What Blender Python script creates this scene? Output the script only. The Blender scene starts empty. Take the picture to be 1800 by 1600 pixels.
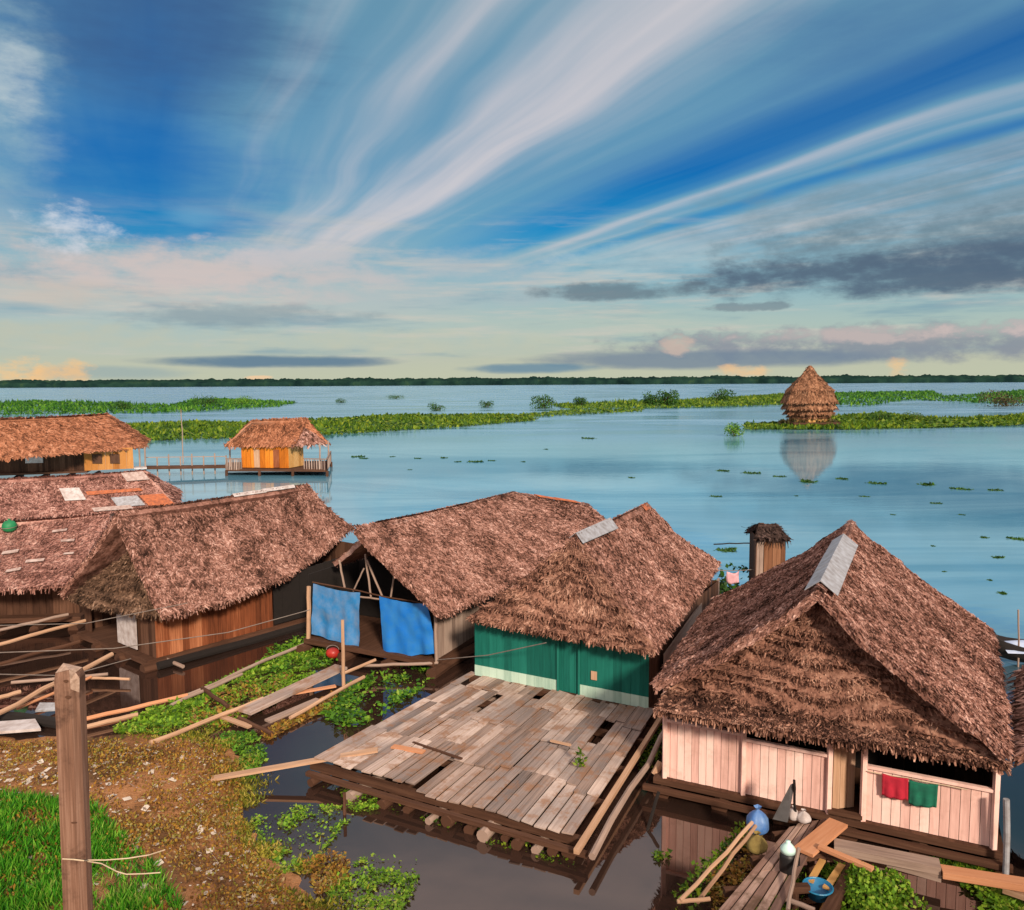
import bpy, math, random
from math import sin, cos, pi, radians, sqrt, atan2
from mathutils import Vector as V, Matrix, noise

rnd = random.Random(11)
sc = bpy.context.scene
COL = sc.collection

# ------------------------------------------------------------------ camera
F, CH = 1413.0, 7.6
ROLL = atan2(10.0, 1800.0)
PITCH = math.atan((800 - 672) * cos(ROLL) / F)
fw = V((0, cos(PITCH), -sin(PITCH))); r0 = V((1, 0, 0)); u0 = r0.cross(fw)
cr = r0 * cos(ROLL) - u0 * sin(ROLL)
cu = u0 * cos(ROLL) + r0 * sin(ROLL)
R3 = Matrix((cr, cu, -fw)).transposed()
cd = bpy.data.cameras.new('camera'); cam = bpy.data.objects.new('camera', cd); COL.objects.link(cam)
cam.matrix_world = Matrix.Translation((0, 0, CH)) @ R3.to_4x4()
cd.sensor_fit = 'HORIZONTAL'; cd.sensor_width = 36; cd.lens = 36 * F / 1800
cd.clip_start = .1; cd.clip_end = 20000
sc.camera = cam
EYE = V((0, 0, CH))

def ray(px, py): return R3 @ V(((px - 900) / F, (800 - py) / F, -1.0))
def P(px, py, z=0.0):
    d = ray(px, py); return EYE + d * ((z - CH) / d.z)
def PV(px, py, a, b):
    """point on the upright plane through a and b"""
    d = ray(px, py); n = V((b.y - a.y, a.x - b.x, 0)); return EYE + d * ((a - EYE).dot(n) / d.dot(n))
def PY(px, py, y):
    d = ray(px, py); return EYE + d * (y / d.y)

# ------------------------------------------------------------------ sun, sky, exposure
SUN_EL, SUN_AZ = radians(27), radians(163)      # azimuth from +Y (north) clockwise: behind the camera, a little right
sd = V((sin(SUN_AZ) * cos(SUN_EL), cos(SUN_AZ) * cos(SUN_EL), sin(SUN_EL)))
sl = bpy.data.lights.new('sun', 'SUN'); so = bpy.data.objects.new('sun', sl); COL.objects.link(so)
sl.energy = 3.7; sl.angle = radians(6); sl.color = (1, .84, .66)
so.rotation_euler = sd.to_track_quat('Z', 'Y').to_euler(); so.location = (20, -30, 40)
sc.view_settings.view_transform = 'Standard'; sc.view_settings.look = 'None'
EXPO = .35
sc.view_settings.exposure = EXPO; sc.view_settings.gamma = 1; sc.view_settings.use_curve_mapping = False

class NT:
    """tiny node-tree writer"""
    def __init__(s, tree): s.t = tree; s.n = tree.nodes; s.l = tree.links
    def put(s, sock, v):
        if v is None: return
        if isinstance(v, (int, float)):
            sock.default_value = v
        elif isinstance(v, (tuple, list)):
            v = list(v)
            if sock.type == 'RGBA' and len(v) == 3: v = v + [1]
            sock.default_value = v
        else: s.l.new(v, sock)
    def m(s, op, a, b=None, c=None, clamp=False):
        n = s.n.new('ShaderNodeMath'); n.operation = op; n.use_clamp = clamp
        for i, v in enumerate((a, b, c)): s.put(n.inputs[i], v)
        return n.outputs[0]
    def add(s, a, b): return s.m('ADD', a, b)
    def mul(s, a, b): return s.m('MULTIPLY', a, b)
    def sub(s, a, b): return s.m('SUBTRACT', a, b)
    def sstep(s, x, a, b):
        n = s.n.new('ShaderNodeMapRange'); n.interpolation_type = 'SMOOTHSTEP'
        s.put(n.inputs[0], x); s.put(n.inputs[1], a); s.put(n.inputs[2], b); return n.outputs[0]
    def xyz(s, x, y, z):
        n = s.n.new('ShaderNodeCombineXYZ')
        for i, v in enumerate((x, y, z)): s.put(n.inputs[i], v)
        return n.outputs[0]
    def sep(s, v):
        n = s.n.new('ShaderNodeSeparateXYZ'); s.put(n.inputs[0], v); return n.outputs
    def vm(s, op, a, b):
        n = s.n.new('ShaderNodeVectorMath'); n.operation = op; s.put(n.inputs[0], a); s.put(n.inputs[1], b); return n.outputs[0]
    def noise(s, vec, scale, detail=3, rough=.55, dist=0, out=0):
        n = s.n.new('ShaderNodeTexNoise'); s.put(n.inputs['Vector'], vec); n.inputs['Scale'].default_value = scale
        n.inputs['Detail'].default_value = detail; n.inputs['Roughness'].default_value = rough; n.inputs['Distortion'].default_value = dist
        return n.outputs[out]
    def ramp(s, fac, stops, mode='LINEAR'):
        n = s.n.new('ShaderNodeValToRGB'); s.put(n.inputs[0], fac); e = n.color_ramp.elements; n.color_ramp.interpolation = mode
        while len(e) > 1: e.remove(e[0])
        e[0].position = stops[0][0]; e[0].color = list(stops[0][1]) + [1] if len(stops[0][1]) == 3 else stops[0][1]
        for p, c in stops[1:]:
            k = e.new(p); k.color = list(c) + [1]
        return n.outputs[0]
    def mix(s, f, a, b, blend='MIX'):
        n = s.n.new('ShaderNodeMix'); n.data_type = 'RGBA'; n.blend_type = blend
        s.put(n.inputs['Factor'], f)
        s.put([i for i in n.inputs if i.name == 'A' and i.type == 'RGBA'][0], a)
        s.put([i for i in n.inputs if i.name == 'B' and i.type == 'RGBA'][0], b)
        return [o for o in n.outputs if o.type == 'RGBA'][0]

def lin(r, g, b):
    f = lambda c: c / 255 / 12.92 if c / 255 <= .04045 else ((c / 255 + .055) / 1.055) ** 2.4
    return (f(r), f(g), f(b))

def make_world():
    w = bpy.data.worlds.new('World'); sc.world = w; w.use_nodes = True
    t = NT(w.node_tree); t.n.clear()
    STR = 0.1; FILL_VEIL = .92
    out = t.n.new('ShaderNodeOutputWorld'); bg = t.n.new('ShaderNodeBackground'); t.l.new(bg.outputs[0], out.inputs[0])
    bg.inputs[1].default_value = STR
    sky = t.n.new('ShaderNodeTexSky'); sky.sky_type = 'NISHITA'; sky.sun_disc = False
    sky.sun_elevation = SUN_EL; sky.sun_rotation = SUN_AZ; sky.altitude = 100; sky.dust_density = .6; sky.ozone_density = 2.5
    tc = t.n.new('ShaderNodeTexCoord'); D = tc.outputs['Generated']
    x, y, z = t.sep(D)
    zc = t.m('MAXIMUM', z, .012)
    el = t.m('ARCSINE', z)                       # radians
    az = t.m('ARCTAN2', x, y)
    # base: clear sky, deepened with height
    el01 = t.m('DIVIDE', t.m('MAXIMUM', el, 0), 1.2, clamp=True)
    K = lambda r, g, b: tuple(c / STR / 2 ** EXPO for c in lin(r, g, b))
    deg = lambda d: radians(d) / 1.2
    grad = t.ramp(el01, [(0, K(190, 196, 172)), (deg(1.6), K(190, 192, 168)), (deg(4), K(166, 190, 182)), (deg(7.5), K(92, 168, 196)), (deg(10.5), K(10, 136, 194)),
                         (deg(14), K(0, 106, 178)), (deg(19), K(8, 92, 162)), (deg(26), K(50, 92, 142)), (1, K(80, 112, 150))])
    base = t.mix(.97, sky.outputs[0], grad)
    # high cirrus: parallel streaks on a plane overhead, so they fan out from one place on the horizon
    a = math.atan((250 - 900) / F)
    sx, sy, nx, ny = sin(a), cos(a), cos(a), -sin(a)
    gx, gy = t.m('DIVIDE', x, zc), t.m('DIVIDE', y, zc)
    u = t.add(t.mul(gx, sx), t.mul(gy, sy)); v = t.add(t.mul(gx, nx), t.mul(gy, ny))
    wob = t.add(t.sub(t.noise(t.xyz(t.mul(u, .35), t.mul(v, .9), 3.0), 1.0, 2), .5), t.mul(t.sub(t.noise(t.xyz(t.mul(u, .7), t.mul(v, 2.0), 9.0), 1.0, 2), .5), .16))
    v2 = t.add(v, t.mul(wob, .42))
    fine = t.add(t.sub(t.noise(t.xyz(t.mul(u, .22), t.mul(v2, 3.0), 0), 1.0, 4, .55), .5), t.mul(t.sub(t.noise(t.xyz(t.mul(u, .3), t.mul(v2, 9), 7), 1.0, 3, .55), .5), .22))
    v01 = t.m('DIVIDE', t.add(v2, 1.5), 6.0, clamp=True)
    prof = [(-1.5, .72), (-.5, .62), (-.34, .16), (.12, .06), (.26, .25), (.42, .66), (.56, .72), (.68, .5), (.82, .72), (.96, .8), (1.07, .56), (1.2, .94), (1.42, .98), (1.54, .72), (1.64, .7), (1.76, .5),
            (1.88, .5), (2.0, .3), (2.1, .42), (2.22, .1), (2.45, .0), (2.68, .02), (2.78, .7), (2.9, .8), (3.0, .5), (3.05, .8), (3.12, .06), (3.2, .1), (3.28, .7), (3.4, .75), (4.5, .66)]
    dens = t.ramp(v01, [((p + 1.5) / 6, (d, d, d)) for p, d in prof], 'B_SPLINE')
    dens = t.m('ADD', dens, t.mul(fine, t.add(.28, t.mul(dens, .65))), clamp=True)
    dens = t.mul(dens, t.add(.25, t.mul(t.sstep(el, radians(4.5), radians(10)), .75)))
    # lower down the veil thickens into one pale sheet
    low = t.sstep(t.add(el, t.mul(t.sub(t.noise(D, 5, 3), .5), .05)), radians(10.5), radians(6))
    lowside = t.sstep(az, radians(12), radians(-10))
    dens = t.m('MAXIMUM', dens, t.mul(low, t.add(.22, t.mul(lowside, .5))))
    dens = t.mul(dens, t.sstep(el, radians(.3), radians(5)))
    warm = t.sstep(el, radians(13), radians(5))
    thin = t.mix(warm, K(124, 174, 190), K(174, 192, 192))
    ccol = t.mix(t.sstep(dens, .52, .98), thin, t.mix(warm, K(206, 204, 208), K(206, 198, 192)))
    dens = t.m('POWER', dens, .72)
    col = t.mix(t.mul(dens, .93), base, ccol)
    strat = t.noise(t.vm('MULTIPLY', D, (5, 5, 55)), 1.0, 6, .62); strat2 = t.noise(t.vm('MULTIPLY', t.vm('ADD', D, (3, 1, 0)), (4, 4, 34)), 1.0, 5, .6)
    band = t.mul(t.sstep(el, radians(.6), radians(2.5)), t.sstep(el, radians(13), radians(7)))
    col = t.mix(t.mul(band, t.mul(t.sstep(strat, .48, .70), .75)), col, K(208, 200, 190))
    col = t.mix(t.mul(band, t.mul(t.sstep(strat2, .52, .72), .6)), col, K(112, 152, 172))
    # single clouds, placed by azimuth and elevation
    nz1 = t.sub(t.noise(t.vm('MULTIPLY', D, (9, 9, 42)), 1.0, 5, .6), .5)
    nzm = None; nz2 = t.sub(t.noise(t.vm('MULTIPLY', D, (26, 26, 52)), 1.0, 5, .62), .5)
    nzm = t.add(t.mul(nz1, .75), t.mul(nz2, .75))
    def dirs(px, py):
        d = ray(px, py).normalized(); return atan2(d.x, d.y), math.asin(d.z)
    def blob(px, py, wx, wy, nz, amp, soft, color, op):
        nonlocal col
        a0, e0 = dirs(px, py); wa, we = wx / F, wy / F
        q = t.add(t.m('POWER', t.m('ABSOLUTE', t.mul(t.sub(az, a0), 1 / wa)), 2), t.m('POWER', t.m('ABSOLUTE', t.mul(t.sub(el, e0), 1 / we)), 2))
        f = t.sstep(t.add(t.sub(1, q), t.mul(nz, amp)), 0, soft)
        col = t.mix(t.mul(f, op), col, color)
    blob(300, 50, 330, 150, nz1, 1.4, 1.6, K(58, 88, 134), .75)
    blob(1480, 60, 240, 90, nz1, 1.6, 1.8, K(62, 104, 156), .5)
    blob(250, 310, 290, 120, nz1, 1.2, 1.6, K(0, 104, 180), .8)
    blob(300, 395, 180, 40, nz1, 1.4, 1.4, K(8, 134, 192), .7)
    blob(-10, 150, 110, 190, nzm, 2.0, 1.8, K(150, 182, 194), .8)
    blob(15, 140, 50, 70, nzm, 2.4, 1.6, K(196, 206, 210), .7)
    blob(350, 480, 380, 54, nzm, 2.6, 1.3, K(208, 194, 190), .9)
    blob(520, 445, 200, 30, nzm, 2.6, 1.4, K(200, 196, 200), .7)
    blob(60, 590, 260, 30, nzm, 2.4, 1.4, K(196, 194, 172), .6)
    blob(700, 598, 420, 26, nzm, 2.2, 1.5, K(200, 198, 174), .6)
    blob(90, 520, 200, 30, nzm, 2.2, 1.3, K(200, 190, 180), .7)
    blob(760, 470, 330, 44, nzm, 2.2, 1.5, K(184, 190, 194), .65)
    blob(820, 520, 300, 24, nzm, 2.2, 1.4, K(180, 190, 192), .6)
    blob(1150, 455, 230, 34, nzm, 2.4, 1.4, K(176, 200, 208), .6)
    blob(1000, 570, 500, 40, nz1, 1.6, 1.5, K(186, 198, 184), .5)
    blob(1680, 375, 470, 95, nzm, 2.4, 1.5, K(116, 144, 158), .7)
    blob(1720, 432, 420, 62, nzm, 2.6, 1.3, K(108, 132, 146), .75)
    blob(1740, 474, 540, 46, nzm, 2.1, 1.0, K(86, 106, 126), .92)
    blob(1820, 440, 260, 40, nzm, 1.9, 1.2, K(84, 104, 126), .7)
    blob(1090, 512, 180, 18, nzm, 2.2, .9, K(104, 122, 134), .8)
    blob(1780, 262, 160, 26, nz1, 2.8, 1.4, K(104, 136, 158), .5)
    blob(1300, 540, 90, 9, nz2, 2.6, .7, K(118, 134, 144), .7)
    blob(430, 555, 250, 24, nzm, 2.4, 1.2, K(140, 158, 166), .7)
    blob(30, 545, 90, 14, nz1, 2.0, 1.3, K(128, 168, 184), .6)
    blob(1650, 600, 580, 36, nz2, 2.6, 1.0, K(134, 142, 156), .85)
    blob(1560, 588, 260, 16, nz2, 4.5, 1.2, K(205, 188, 182), .7)
    blob(1790, 578, 150, 18, nz2, 4.5, 1.2, K(206, 190, 186), .7)
    blob(1250, 632, 360, 20, nz1, 1.2, .8, K(118, 136, 154), .85)
    blob(1192, 608, 30, 18, nz2, 5.0, 1.2, K(206, 184, 170), .75)
    blob(480, 636, 240, 13, nz1, 1.2, .8, K(92, 124, 148), .9)
    blob(930, 648, 150, 11, nz1, 1.4, .8, K(102, 138, 160), .85)
    blob(200, 655, 140, 14, nz1, 1.4, 1.0, K(142, 166, 172), .6)
    blob(28, 646, 36, 24, nz2, 4.0, 1.1, K(248, 200, 140), .72)
    blob(105, 655, 60, 20, nz2, 4.0, 1.1, K(246, 196, 136), .72)
    blob(1305, 652, 52, 12, nz2, 4.0, 1.1, K(244, 196, 142), .72)
    blob(1578, 646, 24, 18, nz2, 4.0, 1.1, K(246, 198, 140), .72)
    blob(455, 664, 26, 5, nz2, 2.0, .7, K(244, 204, 160), .8)
    blob(130, 402, 76, 44, nz2, 3.4, 1.2, K(208, 214, 224), .85)
    blob(340, 376, 60, 20, nz1, 2.4, 1.6, K(130, 180, 206), .5)
    # above the picture and behind the camera an added, unseen bright veil in the sky gives soft fill light
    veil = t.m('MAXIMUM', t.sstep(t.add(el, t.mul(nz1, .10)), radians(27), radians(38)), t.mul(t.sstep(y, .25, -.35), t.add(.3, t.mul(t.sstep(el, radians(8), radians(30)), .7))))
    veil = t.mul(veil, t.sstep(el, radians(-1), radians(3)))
    col = t.mix(veil, col, tuple(c * FILL_VEIL / STR / 2 ** EXPO for c in (1.0, .88, .84)))
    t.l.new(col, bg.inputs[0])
make_world()

# ------------------------------------------------------------------ helpers
def new(name, data, parent=None, loc=(0, 0, 0)):
    o = bpy.data.objects.new(name, data); COL.objects.link(o); o.location = loc
    if parent: o.parent = parent
    return o
def tag(o, label=None, cat=None, group=None, kind=None):
    if label: o['label'] = label
    if cat: o['category'] = cat
    if group: o['group'] = group
    if kind: o['kind'] = kind
    return o
def thing(name, label, cat, loc, group=None):
    return tag(new(name, None, None, loc), label, cat, group)
def world_loc(o):
    l = V((0, 0, 0))
    while o: l = l + V(o.location); o = o.parent
    return l

class MB:
    def __init__(s): s.v = []; s.f = []; s.uv = []
    def face(s, idx, uvs=None): s.f.append(tuple(idx)); s.uv.append(uvs or [(0, 0)] * len(idx))
    def quad(s, a, b, c, d, uvs=None):
        i = len(s.v); s.v += [a, b, c, d]; s.face((i, i + 1, i + 2, i + 3), uvs or [(0, 0), (1, 0), (1, 1), (0, 1)])
    def tri(s, a, b, c):
        i = len(s.v); s.v += [a, b, c]; s.face((i, i + 1, i + 2))
    def hexa(s, p):
        """p: 4 bottom corners then 4 top corners, same order"""
        i = len(s.v); s.v += [V(q) for q in p]; ou, ov = rnd.random() * 9, rnd.random() * 9
        def fc(*k):
            a, b, c, d = [s.v[i + q] for q in k]
            L, W = (b - a).length, (d - a).length
            if L >= W: u = [(ou, ov), (ou + L, ov), (ou + L, ov + W), (ou, ov + W)]
            else: u = [(ou, ov), (ou, ov + L), (ou + W, ov + L), (ou + W, ov)]
            s.face([i + q for q in k], u)
        fc(3, 2, 1, 0); fc(4, 5, 6, 7); fc(0, 1, 5, 4); fc(1, 2, 6, 5); fc(2, 3, 7, 6); fc(3, 0, 4, 7)
    def bar(s, p, q, w, h, up=V((0, 0, 1)), w2=None):
        """square beam from p to q; w sideways, h along up"""
        p, q = V(p), V(q); d = (q - p).normalized(); sd_ = d.cross(up)
        if sd_.length < 1e-3: sd_ = d.cross(V((0, 1, 0)))
        sd_.normalize(); n = sd_.cross(d); w2 = w2 or w
        s.hexa([p - sd_ * w / 2 - n * h / 2, q - sd_ * w2 / 2 - n * h / 2, q + sd_ * w2 / 2 - n * h / 2, p + sd_ * w / 2 - n * h / 2,
                p - sd_ * w / 2 + n * h / 2, q - sd_ * w2 / 2 + n * h / 2, q + sd_ * w2 / 2 + n * h / 2, p + sd_ * w / 2 + n * h / 2])
    def path(s, pts, rad, seg=7):
        """bent tube through pts"""
        pts = [V(p) for p in pts]; rad = rad if isinstance(rad, (list, tuple)) else [rad] * len(pts)
        i0 = len(s.v); L = 0; o = rnd.random() * 9
        ref = V((0, 0, 1)) if abs((pts[-1] - pts[0]).normalized().z) < .9 else V((0, 1, 0))
        Ls = []
        for k, p in enumerate(pts):
            d = (pts[min(k + 1, len(pts) - 1)] - pts[max(k - 1, 0)]).normalized()
            a = d.cross(ref).normalized(); b = a.cross(d)
            if k: L += (p - pts[k - 1]).length
            Ls.append(L)
            for j in range(seg):
                t = 2 * pi * j / seg; s.v.append(p + (a * cos(t) + b * sin(t)) * rad[k])
        for k in range(len(pts) - 1):
            for j in range(seg):
                j2 = (j + 1) % seg
                s.face((i0 + k * seg + j, i0 + k * seg + j2, i0 + (k + 1) * seg + j2, i0 + (k + 1) * seg + j),
                       [(Ls[k] + o, j * .05), (Ls[k] + o, j * .05 + .05), (Ls[k + 1] + o, j * .05 + .05), (Ls[k + 1] + o, j * .05)])
        s.face([i0 + j for j in range(seg)][::-1]); e = i0 + (len(pts) - 1) * seg; s.face([e + j for j in range(seg)])
    def tube(s, p, q, r, r2=None, seg=8, sag=0):
        p, q = V(p), V(q); n = 5
        wob = (q - p).length * .008
        pts = []
        for k in range(n + 1):
            t = k / n; c = p.lerp(q, t)
            if 0 < k < n: c = c + V((rnd.uniform(-wob, wob), rnd.uniform(-wob, wob), rnd.uniform(-wob, wob) - sag * 4 * t * (1 - t)))
            pts.append(c)
        r2 = r2 or r
        s.path(pts, [r + (r2 - r) * k / n for k in range(n + 1)], seg)
    def build(s, name, mat, parent=None, smooth=False, origin=None):
        me = bpy.data.meshes.new(name)
        if parent: base = world_loc(parent)
        elif origin is not None: base = V(origin)
        else:
            n = max(1, len(s.v)); base = V((sum(p.x for p in s.v) / n, sum(p.y for p in s.v) / n, min(p.z for p in s.v)))
        me.from_pydata([tuple(p - base) for p in s.v], [], s.f)
        uvl = me.uv_layers.new(name='UVMap'); flat = [c for f in s.uv for uv in f for c in uv]
        uvl.data.foreach_set('uv', flat)
        if smooth: me.polygons.foreach_set('use_smooth', [True] * len(me.polygons))
        me.materials.append(mat); me.update()
        return new(name, me, parent, (0, 0, 0) if parent else base)

# ------------------------------------------------------------------ materials
def principled(name):
    m = bpy.data.materials.new(name); m.use_nodes = True; t = NT(m.node_tree)
    return m, t, t.n['Principled BSDF']
def coord(t, k): return t.n.new('ShaderNodeTexCoord').outputs[k]
def island(t): return t.n.new('ShaderNodeNewGeometry').outputs['Random Per Island']
def bump(t, b, h, s, d=.02):
    n = t.n.new('ShaderNodeBump'); n.inputs['Strength'].default_value = s; n.inputs['Distance'].default_value = d
    t.put(n.inputs['Height'], h); t.l.new(n.outputs[0], b.inputs['Normal'])

def thatch_mat(name, stops, tint=(1, 1, 1), rough=.95):
    m, t, b = principled(name)
    pos = coord(t, 'Object'); isl = island(t)
    n1 = t.noise(pos, 1.3, 5, .7); n2 = t.noise(pos, 14, 4, .7); n3 = t.noise(pos, 5, 4, .65)
    f = t.add(t.mul(isl, .55), t.add(t.mul(t.sub(n2, .5), .8), t.add(.18, t.add(t.mul(t.sub(n1, .5), 1.35), t.mul(t.sub(n3, .5), .55)))))
    c = t.ramp(f, stops)
    c = t.mix(1, c, tint, 'MULTIPLY')
    t.put(b.inputs['Base Color'], c); b.inputs['Roughness'].default_value = rough; b.inputs['Specular IOR Level'].default_value = .15
    bump(t, b, n2, .6, .03)
    return m
def wood_mat(name, c1, c2, c3=None, sx=1.2, sy=22, rough=.85, stain=None, stain_amt=.0, patch=None):
    m, t, b = principled(name)
    uv = coord(t, 'UV'); isl = island(t)
    g = t.noise(t.vm('MULTIPLY', uv, (sx, sy, 1)), 1.0, 5, .65, .3)
    g2 = t.noise(t.vm('MULTIPLY', uv, (sx * .6, sy * .2, 1)), 1.0, 3)
    f = t.add(t.mul(isl, .55), t.add(t.mul(t.sub(g, .5), .8), t.add(.22, t.mul(t.sub(g2, .5), .6))))
    st = [(0.05, c1), (.5, c2)] + ([(.95, c3)] if c3 else [])
    c = t.ramp(f, st)
    if patch:
        n = t.noise(coord(t, 'Object'), .9, 3, .5); c = t.mix(t.mul(t.sstep(n, .42, .66), .6), c, t.mix(g, tuple(k * .5 for k in patch), tuple(k * 1.6 for k in patch)))
    if stain:
        n = t.noise(coord(t, 'Object'), 2.6, 6, .7); c = t.mix(t.mul(t.sstep(n, .48, .64), stain_amt), c, stain)
    t.put(b.inputs['Base Color'], c); b.inputs['Roughness'].default_value = rough; b.inputs['Specular IOR Level'].default_value = .2
    bump(t, b, g, .5, .006)
    return m
def leaf_mat(name, stops, trans=.25):
    m, t, b = principled(name)
    isl = island(t); n = t.noise(coord(t, 'Object'), .9, 3)
    f = t.add(t.mul(isl, .8), t.add(.1, t.mul(t.sub(n, .5), .7)))
    c = t.ramp(f, stops); t.put(b.inputs['Base Color'], c); b.inputs['Roughness'].default_value = .6; b.inputs['Specular IOR Level'].default_value = .3
    tr = t.n.new('ShaderNodeBsdfTranslucent'); t.put(tr.inputs[0], c)
    mx = t.n.new('ShaderNodeMixShader'); mx.inputs[0].default_value = trans
    t.l.new(b.outputs[0], mx.inputs[1]); t.l.new(tr.outputs[0], mx.inputs[2]); t.l.new(mx.outputs[0], t.n['Material Output'].inputs[0])
    return m
def plain(name, c, rough=.7, c2=None, scale=6, metal=0, bumpy=0):
    m, t, b = principled(name)
    n = t.noise(coord(t, 'Object'), scale, 5, .6)
    c2 = c2 or tuple(k * .7 for k in c)
    t.put(b.inputs['Base Color'], t.ramp(n, [(.3, c2), (.65, c)])); b.inputs['Roughness'].default_value = rough; b.inputs['Metallic'].default_value = metal
    if bumpy: bump(t, b, n, bumpy, .02)
    return m

M = {}
M['thatch'] = thatch_mat('thatch', [(.0, (.022, .010, .008)), (.22, (.085, .040, .028)), (.44, (.24, .114, .086)), (.68, (.42, .225, .18)), (1, (.69, .46, .39))])
M['thatch_dark'] = thatch_mat('thatch_dark', [(.0, (.022, .010, .008)), (.25, (.09, .042, .030)), (.48, (.25, .12, .084)), (.74, (.43, .235, .168)), (1, (.66, .43, .335))])
M['thatch_black'] = thatch_mat('thatch_black', [(.0, (.012, .007, .006)), (.5, (.05, .03, .025)), (1, (.16, .10, .085))])
M['thatch_tower'] = thatch_mat('thatch_tower', [(.0, (.03, .014, .008)), (.3, (.15, .066, .036)), (.6, (.31, .145, .08)), (1, (.50, .28, .17))])
M['thatch_shaded'] = thatch_mat('thatch_shaded', [(.0, (.014, .009, .006)), (.3, (.05, .028, .018)), (.6, (.15, .085, .055)), (1, (.42, .27, .19))])  # olive-brown gable thatch, darkened to paint in the recess shade
M['thatch_red'] = thatch_mat('thatch_red', [(.0, (.05, .02, .012)), (.3, (.22, .085, .045)), (.6, (.40, .16, .085)), (1, (.55, .28, .18))])
M['thatch_pale'] = thatch_mat('thatch_pale', [(.0, (.05, .022, .018)), (.3, (.20, .09, .072)), (.6, (.40, .20, .165)), (1, (.64, .42, .36))])
M['pink'] = wood_mat('pink_paint', (.50, .27, .23), (.88, .56, .495), (.94, .72, .65), 1.0, 14, .8, (.42, .25, .19), .3)
M['deck'] = wood_mat('weathered_deck', (.07, .052, .046), (.37, .265, .22), (.70, .56, .49), .7, 24, .85, (.27, .13, .065), .7, (.21, .18, .175))
M['grey_wood'] = wood_mat('grey_wood', (.10, .07, .06), (.30, .21, .17), (.48, .36, .30))
M['brown_wood'] = wood_mat('brown_wood', (.025, .011, .007), (.075, .034, .020), (.16, .08, .05))  # darkened so walls under the eaves carry painted shade
M['red_wood'] = wood_mat('red_wood', (.05, .014, .006), (.22, .065, .026), (.52, .21, .10))
M['orange_wood'] = wood_mat('orange_wood', (.26, .07, .008), (.54, .155, .012), (.74, .28, .035))
M['hut_wood'] = wood_mat('hut_wood', (.07, .028, .016), (.19, .082, .042), (.30, .145, .08))
M['walk_wood'] = wood_mat('walk_wood', (.06, .035, .03), (.27, .16, .125), (.48, .33, .27), .8, 22, .9, (.10, .06, .035), .7)
M['tan_wood'] = wood_mat('tan_wood', (.20, .11, .07), (.45, .27, .17), (.66, .45, .32))
M['orange_plank'] = wood_mat('orange_plank', (.34, .13, .06), (.55, .25, .13), (.66, .36, .22))
M['amber_wood'] = wood_mat('amber_wood', (.20, .065, .015), (.40, .155, .035), (.50, .24, .08))
M['yellow_wood'] = wood_mat('yellow_wood', (.32, .16, .05), (.55, .30, .10), (.70, .45, .2))
M['dark'] = plain('dark_timber_and_shade', (.010, .006, .005), .95)  # near-black timber; also painted interior shade on panels and walls
M['green'] = wood_mat('green_paint', (.003, .055, .046), (.007, .125, .097), (.014, .18, .14), 1, 14, .7)
M['mint'] = wood_mat('mint_paint', (.25, .40, .33), (.45, .62, .52), (.55, .72, .62), 1, 14, .7)
M['metal'] = plain('grey_sheet_metal', (.40, .41, .45), .6, (.22, .20, .20), 7, .1)
M['white'] = plain('white_sheet', (.58, .53, .53), .7, (.34, .27, .25), 5)
M['tarp'] = plain('blue_tarp', (.008, .17, .62), .45, (.03, .20, .52), 3.5, 0, .5)
M['tarp2'] = plain('faded_blue_tarp', (.02, .20, .50), .5, (.13, .25, .46), 4.0, 0, .5)
M['rust'] = plain('rust_orange', (.50, .14, .05), .85, (.22, .07, .04), 7)
M['dull_sheet'] = plain('dull_sheet', (.50, .40, .37), .8, (.27, .17, .145), 6)
M['leaf_green'] = leaf_mat('leaf_green', [(0, (.014, .05, .004)), (.35, (.055, .17, .010)), (.7, (.13, .30, .014)), (.9, (.26, .38, .04)), (1, (.32, .28, .08))])
M['leaf_lime'] = leaf_mat('leaf_lime', [(0, (.03, .08, .006)), (.35, (.11, .25, .012)), (.65, (.21, .39, .02)), (.85, (.34, .44, .05)), (1, (.40, .34, .10))])
M['leaf_dark'] = leaf_mat('leaf_dark', [(0, (.006, .022, .004)), (.4, (.02, .075, .008)), (.75, (.05, .14, .012)), (1, (.10, .20, .02))])
M['leaf_olive'] = leaf_mat('leaf_olive', [(0, (.015, .04, .004)), (.35, (.05, .12, .006)), (.7, (.125, .21, .008)), (1, (.27, .31, .018))])
M['meadow'] = leaf_mat('meadow_leaf', [(0, (.006, .035, .006)), (.4, (.026, .11, .006)), (.75, (.07, .21, .008)), (1, (.17, .31, .015))])
M['leaf_brown'] = leaf_mat('leaf_brown', [(0, (.02, .02, .008)), (.5, (.07, .06, .02)), (1, (.14, .12, .04))])
M['grass'] = leaf_mat('grass_blades', [(0, (.006, .05, .004)), (.3, (.03, .20, .008)), (.6, (.09, .36, .014)), (.85, (.22, .46, .04)), (1, (.38, .42, .10))], .3)
M['weeds'] = leaf_mat('bank_weeds', [(0, (.04, .022, .010)), (.22, (.15, .07, .022)), (.45, (.33, .155, .03)), (.62, (.44, .24, .035)), (.8, (.24, .23, .03)), (1, (.46, .33, .18))])
M['shore'] = leaf_mat('shore_grass', [(0, (.03, .05, .008)), (.4, (.14, .17, .015)), (.7, (.34, .30, .03)), (1, (.50, .36, .10))])
M['litter'] = plain('pale_litter', (.66, .58, .50), .8, (.45, .36, .28), 3)
M['rope'] = plain('pale_twine', (.66, .52, .36), .9)
M['cable'] = plain('grey_cable', (.22, .18, .16), .8)
M['black'] = plain('black_plastic', (.012, .012, .014), .5)

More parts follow.
